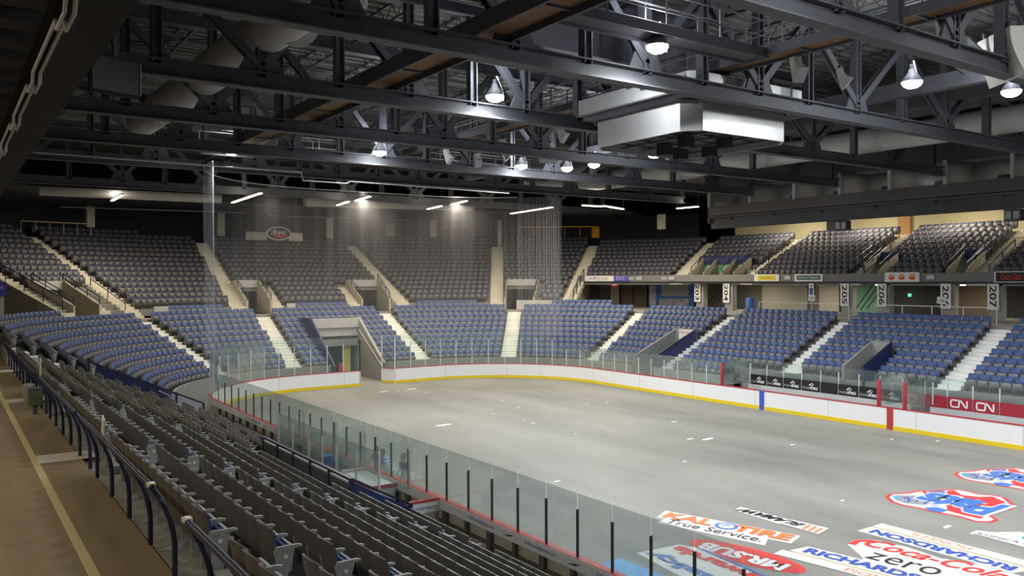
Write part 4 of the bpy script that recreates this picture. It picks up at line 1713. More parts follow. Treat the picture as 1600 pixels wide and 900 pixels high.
SBX, SBY = -.85, .05
e_ = empty('scoreboard_box', (SBX, SBY, 12.5))
tag(e_, 'large pale metal scoreboard housing hanging from the roof over centre ice', 'scoreboard')
mb = MB(); rring(mb, 0, 0, 2.75, 0.0, 1.02, .55); mb.build('lower_skirt', M['box'], e_)
mb = MB(); rring(mb, 0, 0, 2.95, 1.02, 1.16, .7); mb.build('dark_band', M['steel'], e_)
mb = MB().bb(-2.9, 2.9, -2.9, 2.9, 1.12, 1.3); mb.build('upper_deck', M['steel'], e_)
mb = MB()
for k in range(-2, 3):
    mb.bb(k * 1.1 - .05, k * 1.1 + .05, -2.6, 2.6, .12, .2)
    mb.bb(-2.6, 2.6, k * 1.1 - .05, k * 1.1 + .05, .2, .28)
mb.build('inner_frame', M['steel'], e_)
for x, y in ((-1.2, -1.0), (.2, -1.6), (1.4, .2), (-.5, .8), (.9, 1.3)):
    MB().bb(x - .22, x + .22, y - .22, y + .22, -.28, .2).build('hanging_unit', M['dark'], e_)
mb = MB(); rring(mb, 0, 0, 3.15, 1.32, 1.90, .25); mb.build('upper_housing', M['box'], e_)
MB().bb(-3.1, 3.1, -3.1, 3.1, 1.30, 1.34).build('housing_floor', M['box'], e_)
for x in (-2.4, 2.4):
    MB().bb(x - .05, x + .05, -.05, .05, 1.9, 4.6).build('hanger', M['steel'], e_)

o = MB().bb(-9.0, 1.4, 1.3, 1.5, 15.0, 18.0).build('hanging_baffle', mat('baffle_grey', (.20, .20, .23), .9))
tag(o, 'large dark grey baffle hanging above the scoreboard housing at the top edge', 'baffle')

# loudspeaker horns
def horn(label, px, py, z, s, ry, kind=1, grp='pale loudspeaker horns'):
    """curved flares opening downwards and outwards from a driver at the top"""
    c = W(px, py, Z=z)
    e_ = empty('loudspeaker_horn', c, ry)
    tag(e_, label, 'loudspeaker', grp)
    n = 9
    for k in range(kind):
        ox = (k - (kind - 1) / 2) * s * .50
        vs = []
        for i in range(n):
            u = i / (n - 1)
            cy_, cz_ = -s * .42 * u ** 2.0, s * .5 - s * .85 * u
            a = .9 * u
            ny_, nz_ = math.cos(a), -math.sin(a)
            w = s * (.20 - .05 * math.sin(u * PI) + .06 * u)
            h = s * (.16 + .02 * u + .20 * u ** 3)
            for sx, sn in ((-1, 1), (1, 1), (1, -1), (-1, -1)):
                vs.append((ox + sx * w, cy_ + sn * h * ny_, cz_ + sn * h * nz_))
        fs = [(i * 4 + q, i * 4 + (q + 1) % 4, i * 4 + (q + 1) % 4 + 4, i * 4 + q + 4) for i in range(n - 1) for q in range(4)] + [(3, 2, 1, 0)]
        mb = MB(); mb.add(vs, fs)
        mb.build('flare', M['horn'], e_, smooth=True)
        v = [Vector(q) for q in vs[-4:]]
        cc = sum(v, Vector()) / 4
        MB().add([cc + (q - cc) * .93 for q in v] + [cc + (q - cc) * .5 + Vector((0, s * .06, s * .12)) for q in v], [(0, 1, 2, 3), (4, 5, 6, 7), (0, 1, 5, 4), (1, 2, 6, 5), (2, 3, 7, 6), (3, 0, 4, 7)]).build('mouth', M['ink_grey'], e_)
        MB().tube([(ox, 0, s * .48), (ox, .02, s * .66)], s * .11, 12).build('driver', M['steel'], e_, smooth=True)
    MB().beam((0, 0, s * .6), (0, 0, s * 1.5), .04, .04).build('hanger', M['steel'], e_)


horn('single pale horn tilted down beside the end of the long catwalk', 1243, 108, 14.1, .75, math.radians(-20))
horn('single pale horn just right of the tilted one, under the catwalk', 1312, 122, 14.0, .62, math.radians(40))
horn('grey boxed loudspeaker cluster with ribbed top near the upper right lamps', 1482, 72, 14.3, 1.15, math.radians(15), 3)
horn('large cluster of curved pale horns at the upper right edge', 1562, 86, 14.1, 1.25, math.radians(55), 3)
horn('pale horn cluster left of the far centre lamp', 785, 234, 14.0, .95, math.radians(60), 2)
horn('pale horn cluster right of the far centre lamp', 853, 238, 14.0, .95, math.radians(-10), 2)
horn('small single horn left of the far horn clusters', 697, 244, 14.0, .7, math.radians(30))
horn('small single horn between the far left horn and the clusters', 746, 250, 14.0, .7, math.radians(-20))
horn('small single horn above the far right horn cluster', 874, 208, 14.2, .75, math.radians(20))

# ------------------------------------------------------------------ lamps
def arena_lamp(px, py, z, label, power=1.0, lit=True, loc=None):
    c = W(px, py, Z=z) if loc is None else Vector(loc)
    e_ = empty('high_bay_lamp', c)
    tag(e_, label, 'lamp', 'round arena lamps under the roof')
    mb = MB()
    mb.tube([(0, 0, 0.02), (0, 0, .18), (0, 0, .34), (0, 0, .46)], [.335, .25, .13, .10], 20)
    mb.build('reflector', M['steel'], e_, smooth=True)
    MB().tube([(0, 0, -.20), (0, 0, -.17), (0, 0, -.10), (0, 0, -.02), (0, 0, .015)], [.05, .18, .28, .325, .33], 20).build('lens', M['lamp'], e_, smooth=True)
    MB().tube([(0, 0, .46), (0, 0, .62)], .07, 10).build('ballast', M['steel'], e_, smooth=True)
    MB().tube([(.33, 0, -.02), (.38, 0, -.1), (.38, 0, .2), (.1, 0, .75)], .018, 6).build('bracket', M['galv'], e_)
    L = bpy.data.lights.new('lamp_light', 'SPOT')
    L.energy = LAMP_W * power
    L.spot_size = math.radians(165)
    L.spot_blend = .6
    L.color = (.93, .97, 1.0)
    L.shadow_soft_size = .25
    lo = bpy.data.objects.new('lamp_light', L)
    COL.objects.link(lo)
    lo.parent = e_
    lo.location = (0, 0, -.26)
    L = bpy.data.lights.new('added_roof_fill', 'POINT')  # extra point light added above the reflector to brighten trusses and roof
    L.energy = LAMP_W * power * ROOF_FILL
    L.color = (.88, .92, 1.0)
    L.shadow_soft_size = .2
    lo = bpy.data.objects.new('added_roof_fill', L)
    COL.objects.link(lo)
    lo.parent = e_
    lo.location = (0, 0, .8)
    return e_


arena_lamp(1027, 73, 14.2, 'brightest round lamp beside the cross catwalk, above the scoreboard box')
arena_lamp(773, 151, 14.0, 'round lamp at the second truss chord left of the scoreboard box')
arena_lamp(593, 238, 13.9, 'round lamp at the near end of the far rails, left of the horns')
arena_lamp(815, 259, 13.9, 'round lamp below the far left horn cluster')
arena_lamp(886, 263, 13.8, 'small round lamp on the far truss below the right horn cluster', .6)
arena_lamp(928, 257, 13.9, 'round lamp right of the far horn clusters')
arena_lamp(1022, 241, 13.6, 'round lamp hanging just below the scoreboard box')
arena_lamp(1425, 129, 14.0, 'big round lamp below the grey loudspeaker cluster', 1.2)
arena_lamp(1580, 143, 14.0, 'big round lamp at the upper right edge', 1.2)
arena_lamp(362, 237, 13.9, 'small lamp at the left end of the lit chord above the net', .5)
# lamps of the same rows that hang outside the frame, over the near half of the rink
for i, (x, y) in enumerate(((-9, -13), (-9, -22), (-1, -14), (7, -13), (7, -22), (-1, -23), (15, -12))):
    arena_lamp(0, 0, 0, f'round lamp over the near half of the rink, {ORD[i]} of those out of view', .6, loc=(x, y, 14.2))


def tube_light(label, a, b, w=.13, power=1.0, both=True):
    a, b = Vector(a), Vector(b)
    c = (a + b) / 2
    e_ = empty('tube_light', c)
    tag(e_, label, 'lamp', 'fluorescent tube lights over the far stands')
    A, B = a - c, b - c
    MB().beam(A + Vector((0, 0, .09)), B + Vector((0, 0, .09)), w * 1.9, .07).build('housing', M['steel'], e_)
    s = (B - A).normalized().cross(Vector((0, 0, 1)))
    for k in (-1, 1):
        MB().tube([A + s * (k * w * .5), B + s * (k * w * .5)], .028, 8).build('tube', M['warm'], e_)
    for p in (A, B):
        MB().beam(p + Vector((0, 0, .1)), p + Vector((0, 0, 1.2)), .02, .02).build('hanger', M['steel'], e_)
    L = bpy.data.lights.new('tube_glow_light', 'AREA')
    L.shape = 'RECTANGLE'
    L.size = (b - a).length
    L.size_y = .3
    L.energy = WARM_W * power
    L.color = (1, .87, .66)
    lo = bpy.data.objects.new('tube_glow_light', L)
    COL.objects.link(lo)
    lo.parent = e_
    lo.location = (0, 0, -.06)
    d = (B - A)
    lo.rotation_euler = (0, 0, math.atan2(d.y, d.x))
    if both:
        L = bpy.data.lights.new('added_soffit_fill', 'POINT')  # point light added over the fitting to lift the dark soffit
        L.energy = WARM_W * power * .10
        L.color = (1, .9, .75)
        L.shadow_soft_size = .3
        lo = bpy.data.objects.new('added_soffit_fill', L)
        COL.objects.link(lo)
        lo.parent = e_
        lo.location = (0, 0, .3)


FZ = 13.0
for (x0, y0, x1, y1, l) in ((363, 317, 408, 302, 'leftmost tube light seen through the net'), (527, 321, 545, 315, 'dim short tube light left of centre behind the net'), (556, 314, 578, 307, 'bright short tube light left of centre behind the net'),
                            (668, 327, 690, 322, 'tube light over the upper deck above the middle column, its left one'), (705, 320, 729, 314, 'tube light over the upper deck above the middle column, its right one'),
                            (798, 334, 863, 324, 'long double tube light left of the gathered netting'), (910, 321, 940, 323, 'thin tube light right of the gathered netting, left half'),
                            (943, 322, 974, 327, 'thin tube light right of the gathered netting, right half'), (1058, 326, 1091, 323, 'short tube light left of the suite end wall')):
    a = W(x0, y0, Z=FZ); b = W(x1, y1, Z=FZ)
    # the fittings run along the rows, both ends at their own height
    tube_light(l, a, b, power=.7)
tube_light('bright warm lamp hanging at the left before the dark curtain', W(175, 314, Z=FZ), W(191, 305, Z=FZ), power=.8)
for i, y in enumerate((-21, -14, -7, 0, 8, 16)):
    a = Vector((-28.5, y, 11.0))
    tube_light(f'tube light under the low ceiling of the near concourse, {ORD[i]} from the photographer', a, a + Vector((0, 2.2, 0)), power=.22)
# lights of the right hand concourse and of the suites' underside
for i, y in enumerate((-2, 4, 10, 16, 22)):
    a = Vector((30.5, y, 6.85))
    tube_light(f'tube light in the right hand concourse behind the lower seats, {ORD[i]} from the right', a, a + Vector((0, 1.6, 0)), power=.10)
for i, y in enumerate((0, 7, 14, 21)):
    a = Vector((34.5, y, 13.2))
    tube_light(f'tube light behind the suites over the right upper seats, {ORD[i]} from the right', a, a + Vector((0, 2.4, 0)), power=.42)

# ------------------------------------------------------------------ suites on the right
SX = 24.0
e_ = empty('suite_box', (SX, 8, 11.2))
tag(e_, 'long dark box of private suites hanging over the right upper deck', 'suites')
off = Matrix.Translation((-SX, -8, -11.2))


def S_(mb, n, m):
    o = mb.build(n, m, e_)
    o.data.transform(off)
    return o


M['suite'] = mat('suite_cladding', (.12, .11, .11), .75, var=.2, scale=2)
M['suite_in'] = mat('suite_interior', (.34, .31, .28), .8, var=.3, scale=1)
ys = [W(x, 275, X=SX).y for x in (1107, 1171, 1240, 1311, 1389, 1476, 1581)]
yN, yF = -14, ys[0]
S_(MB().bb(SX + .3, SX + .9, yN, yF, 11.2, 12.1), 'lower_bulkhead', M['soffit'])
S_(MB().prism([(SX, 12.1), (SX + .9, 12.0), (SX + .9, 12.9), (SX, 12.9)], -(yF - yN), 0, O=(0, yF, 0), X=(1, 0, 0), Y=(0, 0, 1), Z=(0, 1, 0)), 'balcony_front', M['suite'])
S_(MB().bb(SX, SX + .5, yN, yF, 14.25, 15.5), 'upper_bulkhead', M['soffit'])
S_(MB().bb(SX + 3.2, SX + 3.3, yN, yF, 12.5, 14.4), 'rear_wall', M['suite_in'])
S_(MB().bb(SX, SX + 8, yN, yF, 12.0, 12.15), 'suite_floor', M['suite'])
S_(MB().bb(SX, SX + 6, yF - .06, yF + .06, 11.6, 14.6), 'end_wall', mat('suite_end', (.17, .155, .14), .8))
S_(MB().bb(SX + .12, SX + .14, yN, yF, 12.9, 14.25), 'window_glass', M['suite_glass'])
dy = (ys[1] - ys[6]) / 5
allys = ys + [ys[6] - dy, ys[6] - 2 * dy]
for i, y in enumerate(allys):
    S_(MB().bb(SX - .02, SX + .14, y - .09, y + .09, 12.85, 14.3), 'mullion', M['pale_grey'])
    if i:
        L = bpy.data.lights.new('suite_light', 'AREA')
        L.energy = 26
        L.size = 1.2
        L.color = (1, .93, .82)
        lo = bpy.data.objects.new('suite_light', L)
        COL.objects.link(lo)
        lo.parent = e_
        lo.location = (1.5, y + dy / 2 - 8, 3.0)
        S_(MB().bb(SX + .15, SX + 3.2, y - .04, y + .04, 12.15, 14.4), 'party_wall', M['suite_in'])
        S_(MB().bb(SX + 1.6, SX + 2.0, y + 1.0, y + 1.5, 12.15, 13.3), 'furniture', M['dark'])
for y in [yF - 2 - k * 3.9 for k in range(7)]:
    S_(MB().prism([(0, 0), (.3, 0), (.3, -.35)], -.04, .04, O=(SX, y, 12.05), X=(1, 0, 0), Y=(0, 0, 1), Z=(0, 1, 0)), 'bracket', M['steel'])
for y, l in ((W(1317, 353, X=25.2).y, 'pair of grey ceiling speakers hanging over the middle right seats'), (W(1585, 340, X=25.2).y, 'pair of round ended ceiling speakers hanging at the right edge')):
    e2 = empty('hanging_speaker', (25.2, y, 10.9))
    tag(e2, l, 'loudspeaker')
    MB().bb(-.25, .25, -.45, .45, -.35, .3).build('cabinet', M['suite'], e2)
    for s in (-1, 1):
        MB().bb(-.28, -.25, s * .22 - .15, s * .22 + .15, -.22, .2).build('grille', M['ink_grey'], e2)
    MB().beam((0, 0, .3), (0, 0, .8), .04, .04).build('hanger', M['steel'], e2)
o = MB().bb(30, 30.4, W(1031, 345, X=30).y - .35, W(1031, 345, X=30).y + .35, W(1031, 358, X=30).z, W(1031, 335, X=30).z).build('hanging_cabinet', M['cream'])
tag(o, 'cream cabinet hanging over the seats left of the suites', 'cabinet')
for px_, l in ((1300, 'cream rear wall doorway behind the seats left of the upper stairs'), (1413, 'orange doorway at the top of the right upper stairs')):
    p = W(px_, 345, X=37.9)
    o = MB().bb(37.85, 38.1, p.y - .5, p.y + .5, 10.6, 13.2).build('doorway', mat('doorway_tan', (.42, .24, .10), .7) if px_ > 1400 else M['dark'])
    tag(o, l, 'doorway')

# ------------------------------------------------------------------ far end details
for px_, l in ((139, 'cream column at the left before the dark curtain'), (345, 'cream column behind the edge of the safety net'), (513, 'cream column right of the oval sign'), (675, 'cream column above the middle of the upper deck'), (782, 'narrow cream column at the head of the right centre stairs')):
    t_ = min((tdeg(20) + k * .05 for k in range(700)), key=lambda t: abs(PX(at(t, 24.3, 12.5))[0] - px_))
    p = at(t_, 24.3, 12)
    w_ = .2 if px_ == 782 else .32
    o = MB().box((p.x, p.y, 11.85), (2 * w_, .5, 3.5), *frame(t_)).build('column', M['cream'])
    tag(o, l, 'column', 'cream columns behind the far upper deck')
p = W(609, 355, Y=53.5)
o = MB().bb(p.x - .45, p.x + .45, 53.3, 53.6, 10.5, 13.0).build('column', M['beige'])
tag(o, 'beige column in the shade between the two middle cream columns', 'column')
for (x0, x1, l) in ((-18.5, -2.2, 'left'), (-.2, 24, 'right')):
    o = MB().tube([(x0, 52.6, 13.25), (x1, 52.9, 13.45)], .05, 6).build('curtain_track', M['galv'])
    tag(o, f'pale curtain track above the dark curtain, {l} part', 'track')
for (x0, y0, x1, y1, l) in ((33, 345, 142, 350, 'brass rear rail at the top of the left corner seats'), (686, 357, 775, 358, 'brass rear rail at the top of the centre right seats'), (812, 355, 930, 354, 'orange rear rail beside the orange gate right of centre')):
    a, b = W(x0, y0, Y=50.5), W(x1, y1, Y=50.5)
    if x0 > 800:
        a, b = W(x0, y0, Y=45), W(x1, y1, Y=40)
    rail_ = MB().beam(a, b, .07, .09)
    for k in range(6):
        q = a.lerp(b, k / 5)
        rail_.beam(q, q - Vector((0, 0, .9)), .05, .05)
    tag(rail_.build('rear_rail', M['orange'] if x0 > 800 else M['ink_tan']), l, 'railing')
p = W(933, 362, Y=40)
o = MB().bb(p.x - .6, p.x + .2, 39.9, 40.1, p.z - .6, p.z + .5).build('orange_gate', M['orange'])
tag(o, 'orange gate at the head of the cream stairs right of centre', 'gate')

# oval sign
c = W(435, 365, Y=50.9)
e_ = empty('oval_sign', c)
tag(e_, 'dark oval Brandt sign with a silver rim behind the far upper deck', 'sign')
el = lambda a, b, n=36: [(a * math.cos(2 * PI * k / n), b * math.sin(2 * PI * k / n)) for k in range(n)]
MB().prism(el(1.16, .62), 0, .12, X=(1, 0, 0), Y=(0, 0, 1), Z=(0, -1, 0)).build('rim', M['alu'], e_)
MB().prism(el(1.02, .52), .12, .15, X=(1, 0, 0), Y=(0, 0, 1), Z=(0, -1, 0)).build('face', M['text_black'], e_)
MB().prism([(-.75, -.08), (.8, -.12), (.7, -.3), (.3, -.42), (-.2, -.38)], .15, .16, X=(1, 0, 0), Y=(0, 0, 1), Z=(0, -1, 0)).build('red_swoosh', M['text_red'], e_)
MB().prism([(-.75, -.02), (-.45, -.02), (-.4, .3), (-.7, .2)], .15, .16, X=(1, 0, 0), Y=(0, 0, 1), Z=(0, -1, 0)).build('orange_mark', M['text_orange'], e_)
text('lettering', 'Brandt', (-.5, -.15, -.08), (1, 0, 0), (0, 0, 1), 1.15, .40, M['text_white'], e_, lift=.01, shear=.25, bold=.02)
MB().bb(-2.9, -1.0, .1, .2, -.62, .1).build('cream_panel', M['pale_grey'], e_)
MB().bb(1.0, 2.3, .1, .2, -.62, .12).build('cream_panel', M['cream'], e_)

# ------------------------------------------------------------------ fascia signs
def fsign(px0, px1, z0, z1, label, base_m, d=15.42, name='fascia_sign'):
    """a board screwed to the straight fascia"""
    y0, y1 = W(px0, 433, X=HW + d).y, W(px1, 433, X=HW + d).y
    o = MB().bb(HW + d - .05, HW + d, y1, y0, z0, z1).build(name, base_m)
    tag(o, label, 'sign')
    return o, y0, y1


XF = HW + 15.37
LX, UX = (0, -1, 0), (0, 0, 1)
ffx = lambda t: at(t, 15.38)
# left sign runs round the corner of the deck
mb = MB(); sweep(mb, rect(15.38, 15.45, 7.14, 7.62), tdeg(29.5), tdeg(36.3), .5)
o = mb.build('fascia_sign', M['paper'])
tag(o, 'long white JLB sign with a blue right half on the corner fascia', 'sign')
mb = MB(); sweep(mb, rect(15.36, 15.38, 7.14, 7.62), tdeg(26.3), tdeg(29.8), .5); mb.build('blue_half', mat('sign_blue_violet', (.10, .10, .42), .5), o)
a = at(tdeg(35.6), 15.36); b = at(tdeg(34), 15.36)
text('lettering', 'JLB', (a.x, a.y, 7.27), (b - a), UX, .75, .24, M['text_blue'], o, shear=.2)
a = at(tdeg(33.6), 15.34); b = at(tdeg(30.5), 15.34)
text('lettering', 'INSURANCE  GROUP', (a.x, a.y, 7.4), (b - a), UX, 1.1, .09, M['text_red'], o)
text('lettering', 'FOR ALL YOUR NEEDS', (a.x, a.y, 7.24), (b - a), UX, 1.1, .08, M['text_blue'], o)
a = at(tdeg(29.2), 15.33); b = at(tdeg(27), 15.33)
text('lettering', '306 347 5454', (a.x, a.y, 7.42), (b - a), UX, .75, .1, M['text_white'], o)
text('lettering', 'jlb insurance', (a.x, a.y, 7.24), (b - a), UX, .75, .1, M['text_white'], o)
o, y0, y1 = fsign(1179, 1218, 7.12, 7.66, 'white framed yellow sign on the deck fascia', M['paper'])
MB().bb(XF - .02, XF, y1 + .35, y0 - .35, 7.2, 7.58).build('yellow_field', mat('sign_yellow', (.75, .62, .03), .5), o)
text('lettering', 'Sun Country', (XF, y0 - .6, 7.32), LX, UX, (y0 - y1) - 1.2, .16, M['text_blue'], o, lift=.03)
o, y0, y1 = fsign(1242, 1286, 7.10, 7.66, 'white framed green lettered sign on the deck fascia', M['paper'])
MB().bb(XF - .02, XF, y1 + .2, y0 - .2, 7.22, 7.56).build('green_field', mat('sign_green', (.05, .16, .12), .5), o)
text('lettering', 'Casino Regina', (XF, y0 - .35, 7.3), LX, UX, (y0 - y1) - .7, .18, M['text_white'], o, lift=.03)
o, y0, y1 = fsign(1383, 1437, 7.08, 7.72, 'white sign with three round orange and red logos on the fascia', M['paper'])
for k in range(3):
    y = y0 - (y0 - y1) * (.2 + .3 * k)
    MB().tube([(XF, y, 7.4), (XF - .012, y, 7.4)], .21, 20).build('round_logo', M['text_orange'], o)
    MB().tube([(XF - .012, y, 7.42), (XF - .02, y, 7.42)], .13, 20).build('round_logo_centre', M['ink_tan'], o)
    MB().bb(XF - .025, XF, y - .19, y + .19, 7.28, 7.38).build('logo_band', M['text_red'], o)
o, y0, y1 = fsign(1554, 1640, 7.05, 7.72, 'black framed red lettered soft drink sign on the fascia at the right edge', M['alu'])
MB().bb(XF - .02, XF, y1 + .1, y0 - .1, 7.1, 7.67).build('black_field', M['text_black'], o)
text('lettering', 'Coca-Cola', (XF, y0 - .4, 7.22), LX, UX, (y0 - y1) * .38, .36, M['text_red'], o, lift=.03, shear=.3)
text('lettering', 'Zero', (XF, y0 - .4 - (y0 - y1) * .42, 7.2), LX, UX, .7, .24, M['text_white'], o, lift=.03)
for px_, n_ in ((1453, '206'), (1230, '205'), (1100, '203'), (1021, '202')):
    if px_ > 1110:
        y = W(px_, 433, X=XF).y
        o = MB().bb(XF + .02, XF + .06, y - .28, y + .28, 7.24, 7.54).build('section_plate', M['ink_grey'])
        text('lettering', n_, (XF + .02, y + .22, 7.29), LX, UX, .44, .2, M['text_white'], o)
    else:
        t = tdeg(16.5) if px_ > 1050 else tdeg(24)
        a, b = at(t + .35, 15.38), at(t - .35, 15.38)
        c = (a + b) / 2
        tt, nn = frame(t)
        o = MB().box((c.x, c.y, 7.39), (.56, .04, .3), tt, nn).build('section_plate', M['ink_grey'])
        text('lettering', n_, (a.x - nn.x * .02, a.y - nn.y * .02, 7.29), (b - a), UX, .5, .2, M['text_white'], o, lift=.01)
    tag(o, {'206': 'small grey section plate 206 on the fascia, right of the three logo sign', '205': 'small grey section plate 205 on the fascia, left of the green lettered sign', '203': 'small grey section plate 203 on the fascia above the black and white 203 banner', '202': 'small grey section plate 202 on the fascia above the blue kiosk'}[n_], 'sign')

# ------------------------------------------------------------------ right hand concourse
PXW = [(1090, '203', 21), (1135, '204', 21), (1320, '205', 20), (1378, '206', 20), (1478, '206', 22), (1552, '207', 24)]
for i, (px_, n_, w) in enumerate(PXW):
    p = W(px_ + 6, 455, X=HW + 15.9)
    o = MB().bb(HW + 15.7, HW + 16.2, p.y - .42, p.y + .42, 4.7, 7.08).build('concourse_pillar', M['grey_wall'])
    tag(o, f'grey concourse pillar, {ORD[len(PXW) - 1 - i]} from the right, carrying banner {n_}', 'pillar')
    q = W(px_, 455, X=HW + 15.6)
    b_ = MB().bb(HW + 15.56, HW + 15.6, q.y - .34, q.y + .34, 5.35, 6.95).build('section_banner', M['paper'])
    tag(b_, f'white vertical banner {n_} with upright running digits, {ORD[len(PXW) - 1 - i]} from the right', 'banner', 'white number banners of the concourse')
    text('lettering', n_, (HW + 15.56, q.y + .21, 6.85), (0, 0, -1), (0, -1, 0), 1.35, .42, M['text_black'], b_, lift=.003, bold=.02)
p = W(1268, 455, X=HW + 15.6)
b_ = MB().bb(HW + 15.56, HW + 15.6, p.y - .2, p.y + .2, 5.7, 6.95).build('washroom_banner', M['paper'])
tag(b_, 'white vertical washroom banner with a dark figure', 'banner')
MB().tube([(HW + 15.55, p.y, 6.75), (HW + 15.54, p.y, 6.75)], .08, 14).build('figure_head', M['text_blue'], b_)
MB().prism([(-.15, .62), (.15, .62), (.12, .2), (.09, -.25), (-.09, -.25), (-.12, .2)], 0, .01, O=(HW + 15.55, p.y, 6.0), X=(0, 1, 0), Y=(0, 0, 1), Z=(-1, 0, 0)).build('figure_body', M['text_blue'], b_)
for px_, n_, dd in ((1268, '105', 0), (1471, '106', 0)):
    p = W(px_, 468, X=HW + 13)
    o = MB().box((HW + 13, p.y, 5.95), (.03, .55, .42), Y=(0, .99, .1), Z=(0, -.1, .99)).build('section_card', M['paper'])
    tag(o, 'small tilted white card 105 on a stick below the washroom banner' if n_ == '105' else 'small tilted white card 106 on a stick before the second 206 banner', 'sign')
    text('lettering', n_, (HW + 12.98, p.y + .2, 5.83), LX, UX, .42, .22, M['text_black'], o, lift=.01)
    MB().bb(HW + 12.99, HW + 13.01, p.y - .02, p.y + .02, 4.7, 5.8).build('stick', M['galv'], o)


def wallpanel(px0, px1, z0, z1, m, label, cat='wall panel', d=20.1, name='wall_panel'):
    y0, y1 = W(px0, 450, X=HW + d).y, W(px1, 450, X=HW + d).y
    o = MB().bb(HW + d - .1, HW + d, y1, y0, z0, z1).build(name, m)
    tag(o, label, cat)
    return o


M['cbeige'] = mat('concourse_beige', (.40, .38, .33), .75)
wallpanel(1192, 1262, 4.7, 7.0, M['cbeige'], 'beige concourse wall left of the washroom banner')
wallpanel(1281, 1312, 4.7, 7.0, M['cbeige'], 'beige concourse wall left of banner 205')
e1 = wallpanel(1101, 1133, 4.7, 7.0, M['greenlit'], 'green lit stairwell wall between banners 203 and 204')
e2 = wallpanel(1326, 1377, 4.7, 7.0, M['greenlit'], 'green lit stairwell wall between banners 205 and 206')
for (a, b, l) in ((1105, 1150, 'diagonal dark stair rails before the green lit wall at the left'), (1335, 1395, 'diagonal dark stair rails before the green lit wall under the fascia')):
    y0, y1 = W(a, 450, X=HW + 18).y, W(b, 450, X=HW + 18).y
    mb = MB()
    for k in range(3):
        mb.beam((HW + 18, y0 - k * .5, 4.9 + k * .1), (HW + 18, (y0 + y1) / 2 - k * .5, 6.9), .06, .06)
    tag(mb.build('stair_rail', M['navy']), l, 'railing')
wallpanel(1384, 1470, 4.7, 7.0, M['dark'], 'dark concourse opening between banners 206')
o = wallpanel(1420, 1424, 6.0, 6.2, M['greenled'], 'tiny green exit light in the dark concourse opening', 'sign', 19.9, 'green_exit_sign')
wallpanel(1484, 1546, 4.7, 7.0, M['brownw'], 'dark brown concourse wall left of banner 207')
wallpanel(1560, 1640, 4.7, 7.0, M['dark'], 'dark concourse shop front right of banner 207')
# blue kiosk and brown shutters in the corner of the concourse
def cpanel(a0, a1, d, z0, z1, m, label, cat, name='wall_panel'):
    mb = MB(); sweep(mb, rect(d - .12, d, z0, z1), tdeg(a0), tdeg(a1), .5)
    o = mb.build(name, m)
    tag(o, label, cat)
    return o


k_ = cpanel(16.2, 25.4, 19.4, 4.7, 7.05, M['kiosk'], 'blue concession kiosk with a grey roll shutter in the corner concourse', 'kiosk', 'kiosk')
mb = MB(); sweep(mb, rect(19.2, 19.27, 5.75, 6.75), tdeg(17.2), tdeg(22.8), .5); mb.build('roll_shutter', M['shutter'], k_)
mb = MB(); sweep(mb, rect(19.2, 19.27, 4.75, 5.5), tdeg(17.2), tdeg(23.2), .5); mb.build('poster_strip', mat('poster_mix', (.45, .42, .50), .6, var=.8, scale=2.2), k_)
mb = MB(); sweep(mb, rect(19.2, 19.27, 4.9, 6.7), tdeg(23.9), tdeg(25.2), .5); mb.build('side_poster', mat('poster_side', (.5, .5, .62), .6, var=.7, scale=2.5), k_)
for q, (a0, a1) in enumerate(((25.8, 28.4), (28.6, 31.0), (31.4, 33.2), (33.4, 35.2))):
    cpanel(a0, a1, 19.4, 4.7, 6.95, M['brownw'] if q != 2 else M['cbeige'], f'brown shuttered doorway in the corner concourse, {ORD[q]} left of the blue kiosk', 'shutter', 'shutter')
p = at(tdeg(31.6), 18.2)
o = MB().box((p.x, p.y, 6.85), (.4, .08, .22), *frame(tdeg(31.6))).build('exit_sign', M['coolled'])
tag(o, 'small red lit exit sign under the corner fascia', 'sign')
p = at(tR(19.6), 13.6)
o = MB().tube([(p.x, p.y, 4.7), (p.x, p.y, 5.7), (p.x, p.y, 5.85)], [.32, .38, .3], 16).build('blue_barrel', M['decal_blue'], smooth=True)
tag(o, 'blue barrel bin at the head of the aisle left of the emergency exit pit', 'bin')
# ------------------------------------------------------------------ decals on the rink floor
DZ = [.002]


def decal(name, poly, m, label=None, parent=None, z=.003, h=.003):
    if not parent:
        DZ[0] += .0007
        z = DZ[0]
        h = .001
    elif z == .003 or z == .0031:
        z, h = .0125 + (.0003 if z == .0031 else 0), .0006
    else:
        z, h = .0135, .0006
    o = MB().prism([(p[0], p[1]) for p in poly], z, z + h).build(name, m)
    if parent:
        o.parent = parent
    else:
        tag(o, label, 'floor decal', 'advertising decals on the rink floor')
    return o


def ftext(body, O, e, hgt, m, parent, z=.014, **k):
    """text from O towards e on the floor; hgt signed up direction handled by the caller"""
    O, e = Vector((*O, 0)), Vector((*e, 0))
    X = e - O
    Y = Vector((-X.y, X.x, 0)).normalized()
    return text('lettering', body, O + Vector((0, 0, z)), X, Y, X.length, hgt, m, parent, lift=0, depth=.002, **k)


